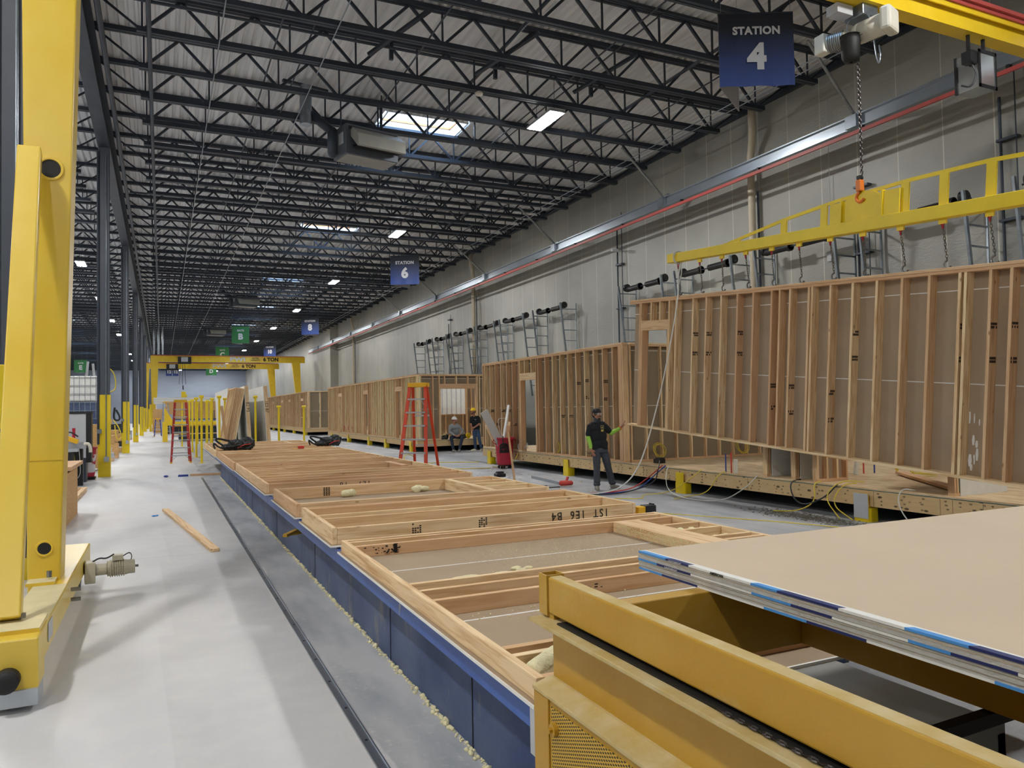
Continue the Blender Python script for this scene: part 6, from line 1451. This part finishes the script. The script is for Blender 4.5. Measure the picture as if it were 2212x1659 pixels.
# scale: 1.68 m to hat top; torso leaning slightly left
B = P + [('c', V(-.02, .0, 1.38), .055, V(-.045, -.03, 1.5), .05), ('e', V(.03, 0, 1.2), (.12, .07, .16)), ('e', V(.04, 0, .98), (.11, .07, .16)), ('c', V(-.12, .0, 1.3), .04, V(.16, .0, 1.3), .04),
  ('c', V(.17, -.02, 1.3), .05, V(.2, -.06, 1.08), .042), ('c', V(.2, -.06, 1.08), .04, V(.02, -.2, .96), .029),
  ('c', V(-.13, -.02, 1.3), .048, V(-.15, -.04, 1.07), .04), ('c', V(-.15, -.04, 1.07), .038, V(-.1, -.18, .94), .028),
  ('c', V(-.01, 0, .82), .06, V(.0, -.02, .46), .045), ('c', V(.0, -.02, .46), .045, V(.02, .0, .1), .035), ('c', V(.13, 0, .82), .06, V(.18, -.02, .46), .045), ('c', V(.18, -.02, .46), .045, V(.25, .02, .1), .035), ('e', V(.06, 0, .84), (.1, .07, .1))]
B += hand(V(.015, -.2, .955), (-.9, -.2, -.2), (0, .4, -.9), 1, .16, .5, .05) + hand(V(-.098, -.18, .938), (.1, -.5, -.8), (.5, .5, -.2), 1, .16, .5, .05)
blob('body', 'skin', r, B, .008, 2); face_bits(r, T, Rz); beard(r, T, Rz, True)
blob('hair', 'hair', r, [('e', T(0, .045, .02), (.077, .065, .07), Rz), ('e', T(0, .06, -.03), (.06, .045, .05), Rz)], .008, 2)
hardhat(r, T, Rz, 'helmy')
blob('t_shirt', 'shirt', r, [('e', V(.025, .0, 1.26), (.17, .115, .12)), ('e', V(.04, .0, 1.1), (.165, .115, .2)), ('e', V(.06, .0, .95), (.165, .118, .12)), ('c', V(-.1, .0, 1.34), .052, V(.13, .0, 1.35), .052), ('c', V(.165, -.02, 1.31), .066, V(.195, -.045, 1.14), .062), ('c', V(-.125, -.02, 1.31), .064, V(-.148, -.035, 1.15), .058), ('b', (-.09, -.09, .84), (.21, .09, .95))], .009, 5)
blob('jeans', 'bjean', r, [('e', V(.06, .01, .84), (.15, .11, .09)), ('c', V(-.01, 0, .78), .088, V(.0, -.02, .46), .068), ('c', V(0, -.02, .46), .066, V(.02, .0, .12), .058), ('c', V(.13, .0, .78), .088, V(.18, -.02, .46), .068), ('c', V(.18, -.02, .46), .066, V(.25, .02, .12), .058)], .009, 4)
for nm, c, ang in (('left_shoe', V(.0, 0, 0), -1.1), ('right_shoe', V(.25, .0, 0), -.1)):
    q = Matrix.Rotation(ang, 3, 'Z'); blob(nm, 'tan', r, [('c', c + V(0, .02, .09), .045, c + V(0, .02, .05), .046), ('c', c + q @ V(0, .02, .042), .042, c + q @ V(0, -.14, .038), .037), ('c', c + q @ V(0, .03, .02), .03, c + q @ V(0, -.15, .02), .03)], .009, 2)
MB().box((.01, -.1175, 1.24), (.06, -.112, 1.255)).build('chest_print', 'bwhite', r)
# worker 3: seated on the module edge, white hard hat
r = empty('person', (10.62, 28.05, 0), (0, 0, math.radians(-20)))
tag(r, 'seated person in white hard hat and grey long-sleeved shirt', 'person')
HC = V(-.06, -.2, 1.24); P, T, Rz = head_prims(HC, math.radians(42))
Lk, Rk = V(-.2, -.42, .56), V(.24, -.36, .56); La, Ra = V(-.12, -.46, .12), V(.12, -.42, .12)
B = P + [('c', V(-.06, -.12, 1.06), .055, V(-.06, -.16, 1.17), .05), ('e', V(-.04, -.06, .92), (.12, .07, .15)), ('e', V(-.01, .02, .72), (.11, .08, .14)), ('c', V(-.2, -.09, 1.0), .04, V(.1, -.08, 1.0), .04), ('e', V(0, .06, .6), (.16, .13, .1)),
  ('c', V(-.22, -.1, 1.0), .048, V(-.25, -.16, .78), .042), ('c', V(-.25, -.16, .78), .038, V(-.08, -.36, .66), .029),
  ('c', V(.12, -.08, 1.0), .048, V(.27, -.08, .8), .042), ('c', V(.27, -.08, .8), .038, V(.16, -.3, .68), .029),
  ('c', V(-.09, .04, .58), .08, Lk, .062), ('c', Lk, .058, La, .04), ('c', V(.09, .04, .58), .08, Rk, .062), ('c', Rk, .058, Ra, .04)]
B += hand(V(-.075, -.365, .655), (.8, -.4, -.3), (.2, .3, -.9), 1, .16, .4, .05) + hand(V(.155, -.305, .675), (-.6, -.6, -.4), (-.2, .3, -.9), -1, .16, .4, .05)
blob('body', 'skin', r, B, .008, 2); face_bits(r, T, Rz); beard(r, T, Rz, False); hardhat(r, T, Rz, 'helmw')
blob('hair', 'hair', r, [('e', T(0, .045, .015), (.076, .062, .065), Rz)], .008, 2)
blob('long_sleeved_shirt', 'gshirt', r, [('e', V(-.05, -.08, .98), (.18, .115, .13)), ('e', V(-.03, -.03, .82), (.165, .12, .18)), ('e', V(-.0, .03, .68), (.165, .135, .12)), ('c', V(-.17, -.1, 1.04), .055, V(.06, -.09, 1.05), .055),
  ('c', V(-.22, -.1, 1.0), .064, V(-.25, -.16, .78), .054), ('c', V(-.25, -.16, .78), .053, V(-.1, -.34, .67), .04), ('c', V(.12, -.08, 1.0), .064, V(.27, -.08, .8), .054), ('c', V(.27, -.08, .8), .053, V(.18, -.28, .69), .04)], .009, 4)
blob('trousers', 'njean', r, [('e', V(0, .07, .6), (.17, .15, .105)), ('c', V(-.09, .02, .59), .092, Lk, .074), ('c', Lk, .07, La, .056), ('c', V(.09, .02, .59), .092, Rk, .074), ('c', Rk, .07, Ra, .056)], .009, 3)
blob('left_glove', 'glove', r, hand(V(-.085, -.355, .66), (.8, -.4, -.3), (.2, .3, -.9), 1, .168, .4, .05) + [('c', V(-.11, -.33, .68), .036, V(-.08, -.36, .66), .032)], .006, 1)
for nm, c, ang in (('left_boot', La, .5), ('right_boot', Ra, -.1)):
    c = V(c.x, c.y, 0); q = Matrix.Rotation(ang, 3, 'Z'); blob(nm, 'boot', r, [('c', c + V(0, 0, .14), .05, c + V(0, 0, .06), .05), ('c', c + q @ V(0, .02, .048), .046, c + q @ V(0, -.14, .042), .04), ('c', c + q @ V(0, .03, .02), .033, c + q @ V(0, -.15, .02), .033)], .009, 2)
# tool belts beside the seated worker
for (x, y, lab, hx) in ((10.25, 28.42, 'tool belt with dark pouches left of the seated person', .2), (11.0, 28.45, 'heap of tools and a dark pouch right of the seated person', .24)):
    r = empty('tool_belt', (x, y, ZF)); blob('pouch', 'black', r, [('e', V(-.08, 0, .09), (.12, .09, .1)), ('e', V(.09, .01, .1), (.11, .09, .12)), ('e', V(0, -.02, .05), (hx, .1, .05))], .014, 2)
    s = MB()
    for q in range(5): a = V(random.uniform(-.15, .15), -.03, .12); s.bar(a, a + V(random.uniform(-.08, .08), 0, random.uniform(.05, .14)), .02)
    s.build('tools', 'cab', r); MB().path([V(-.15, -.05, .1), V(-.05, -.08, .2), V(.08, -.05, .18), V(.15, -.03, .08)], .01, 5, 2).build('yellow_cord', 'ycord', r); tag(r, lab, 'tool belt')
s = MB(); s.lathe([(0, .1), (.05, .095), (.1, .05), (.11, 0)], (11.28, 28.45, ZF + .1), 18); s.sph((11.28, 28.42, ZF + .12), (.12, .05, .12), 14); tag(s.build('spare_hard_hat', 'helmy', smooth=True), 'yellow hard hat resting behind the standing person in jeans', 'hard hat')
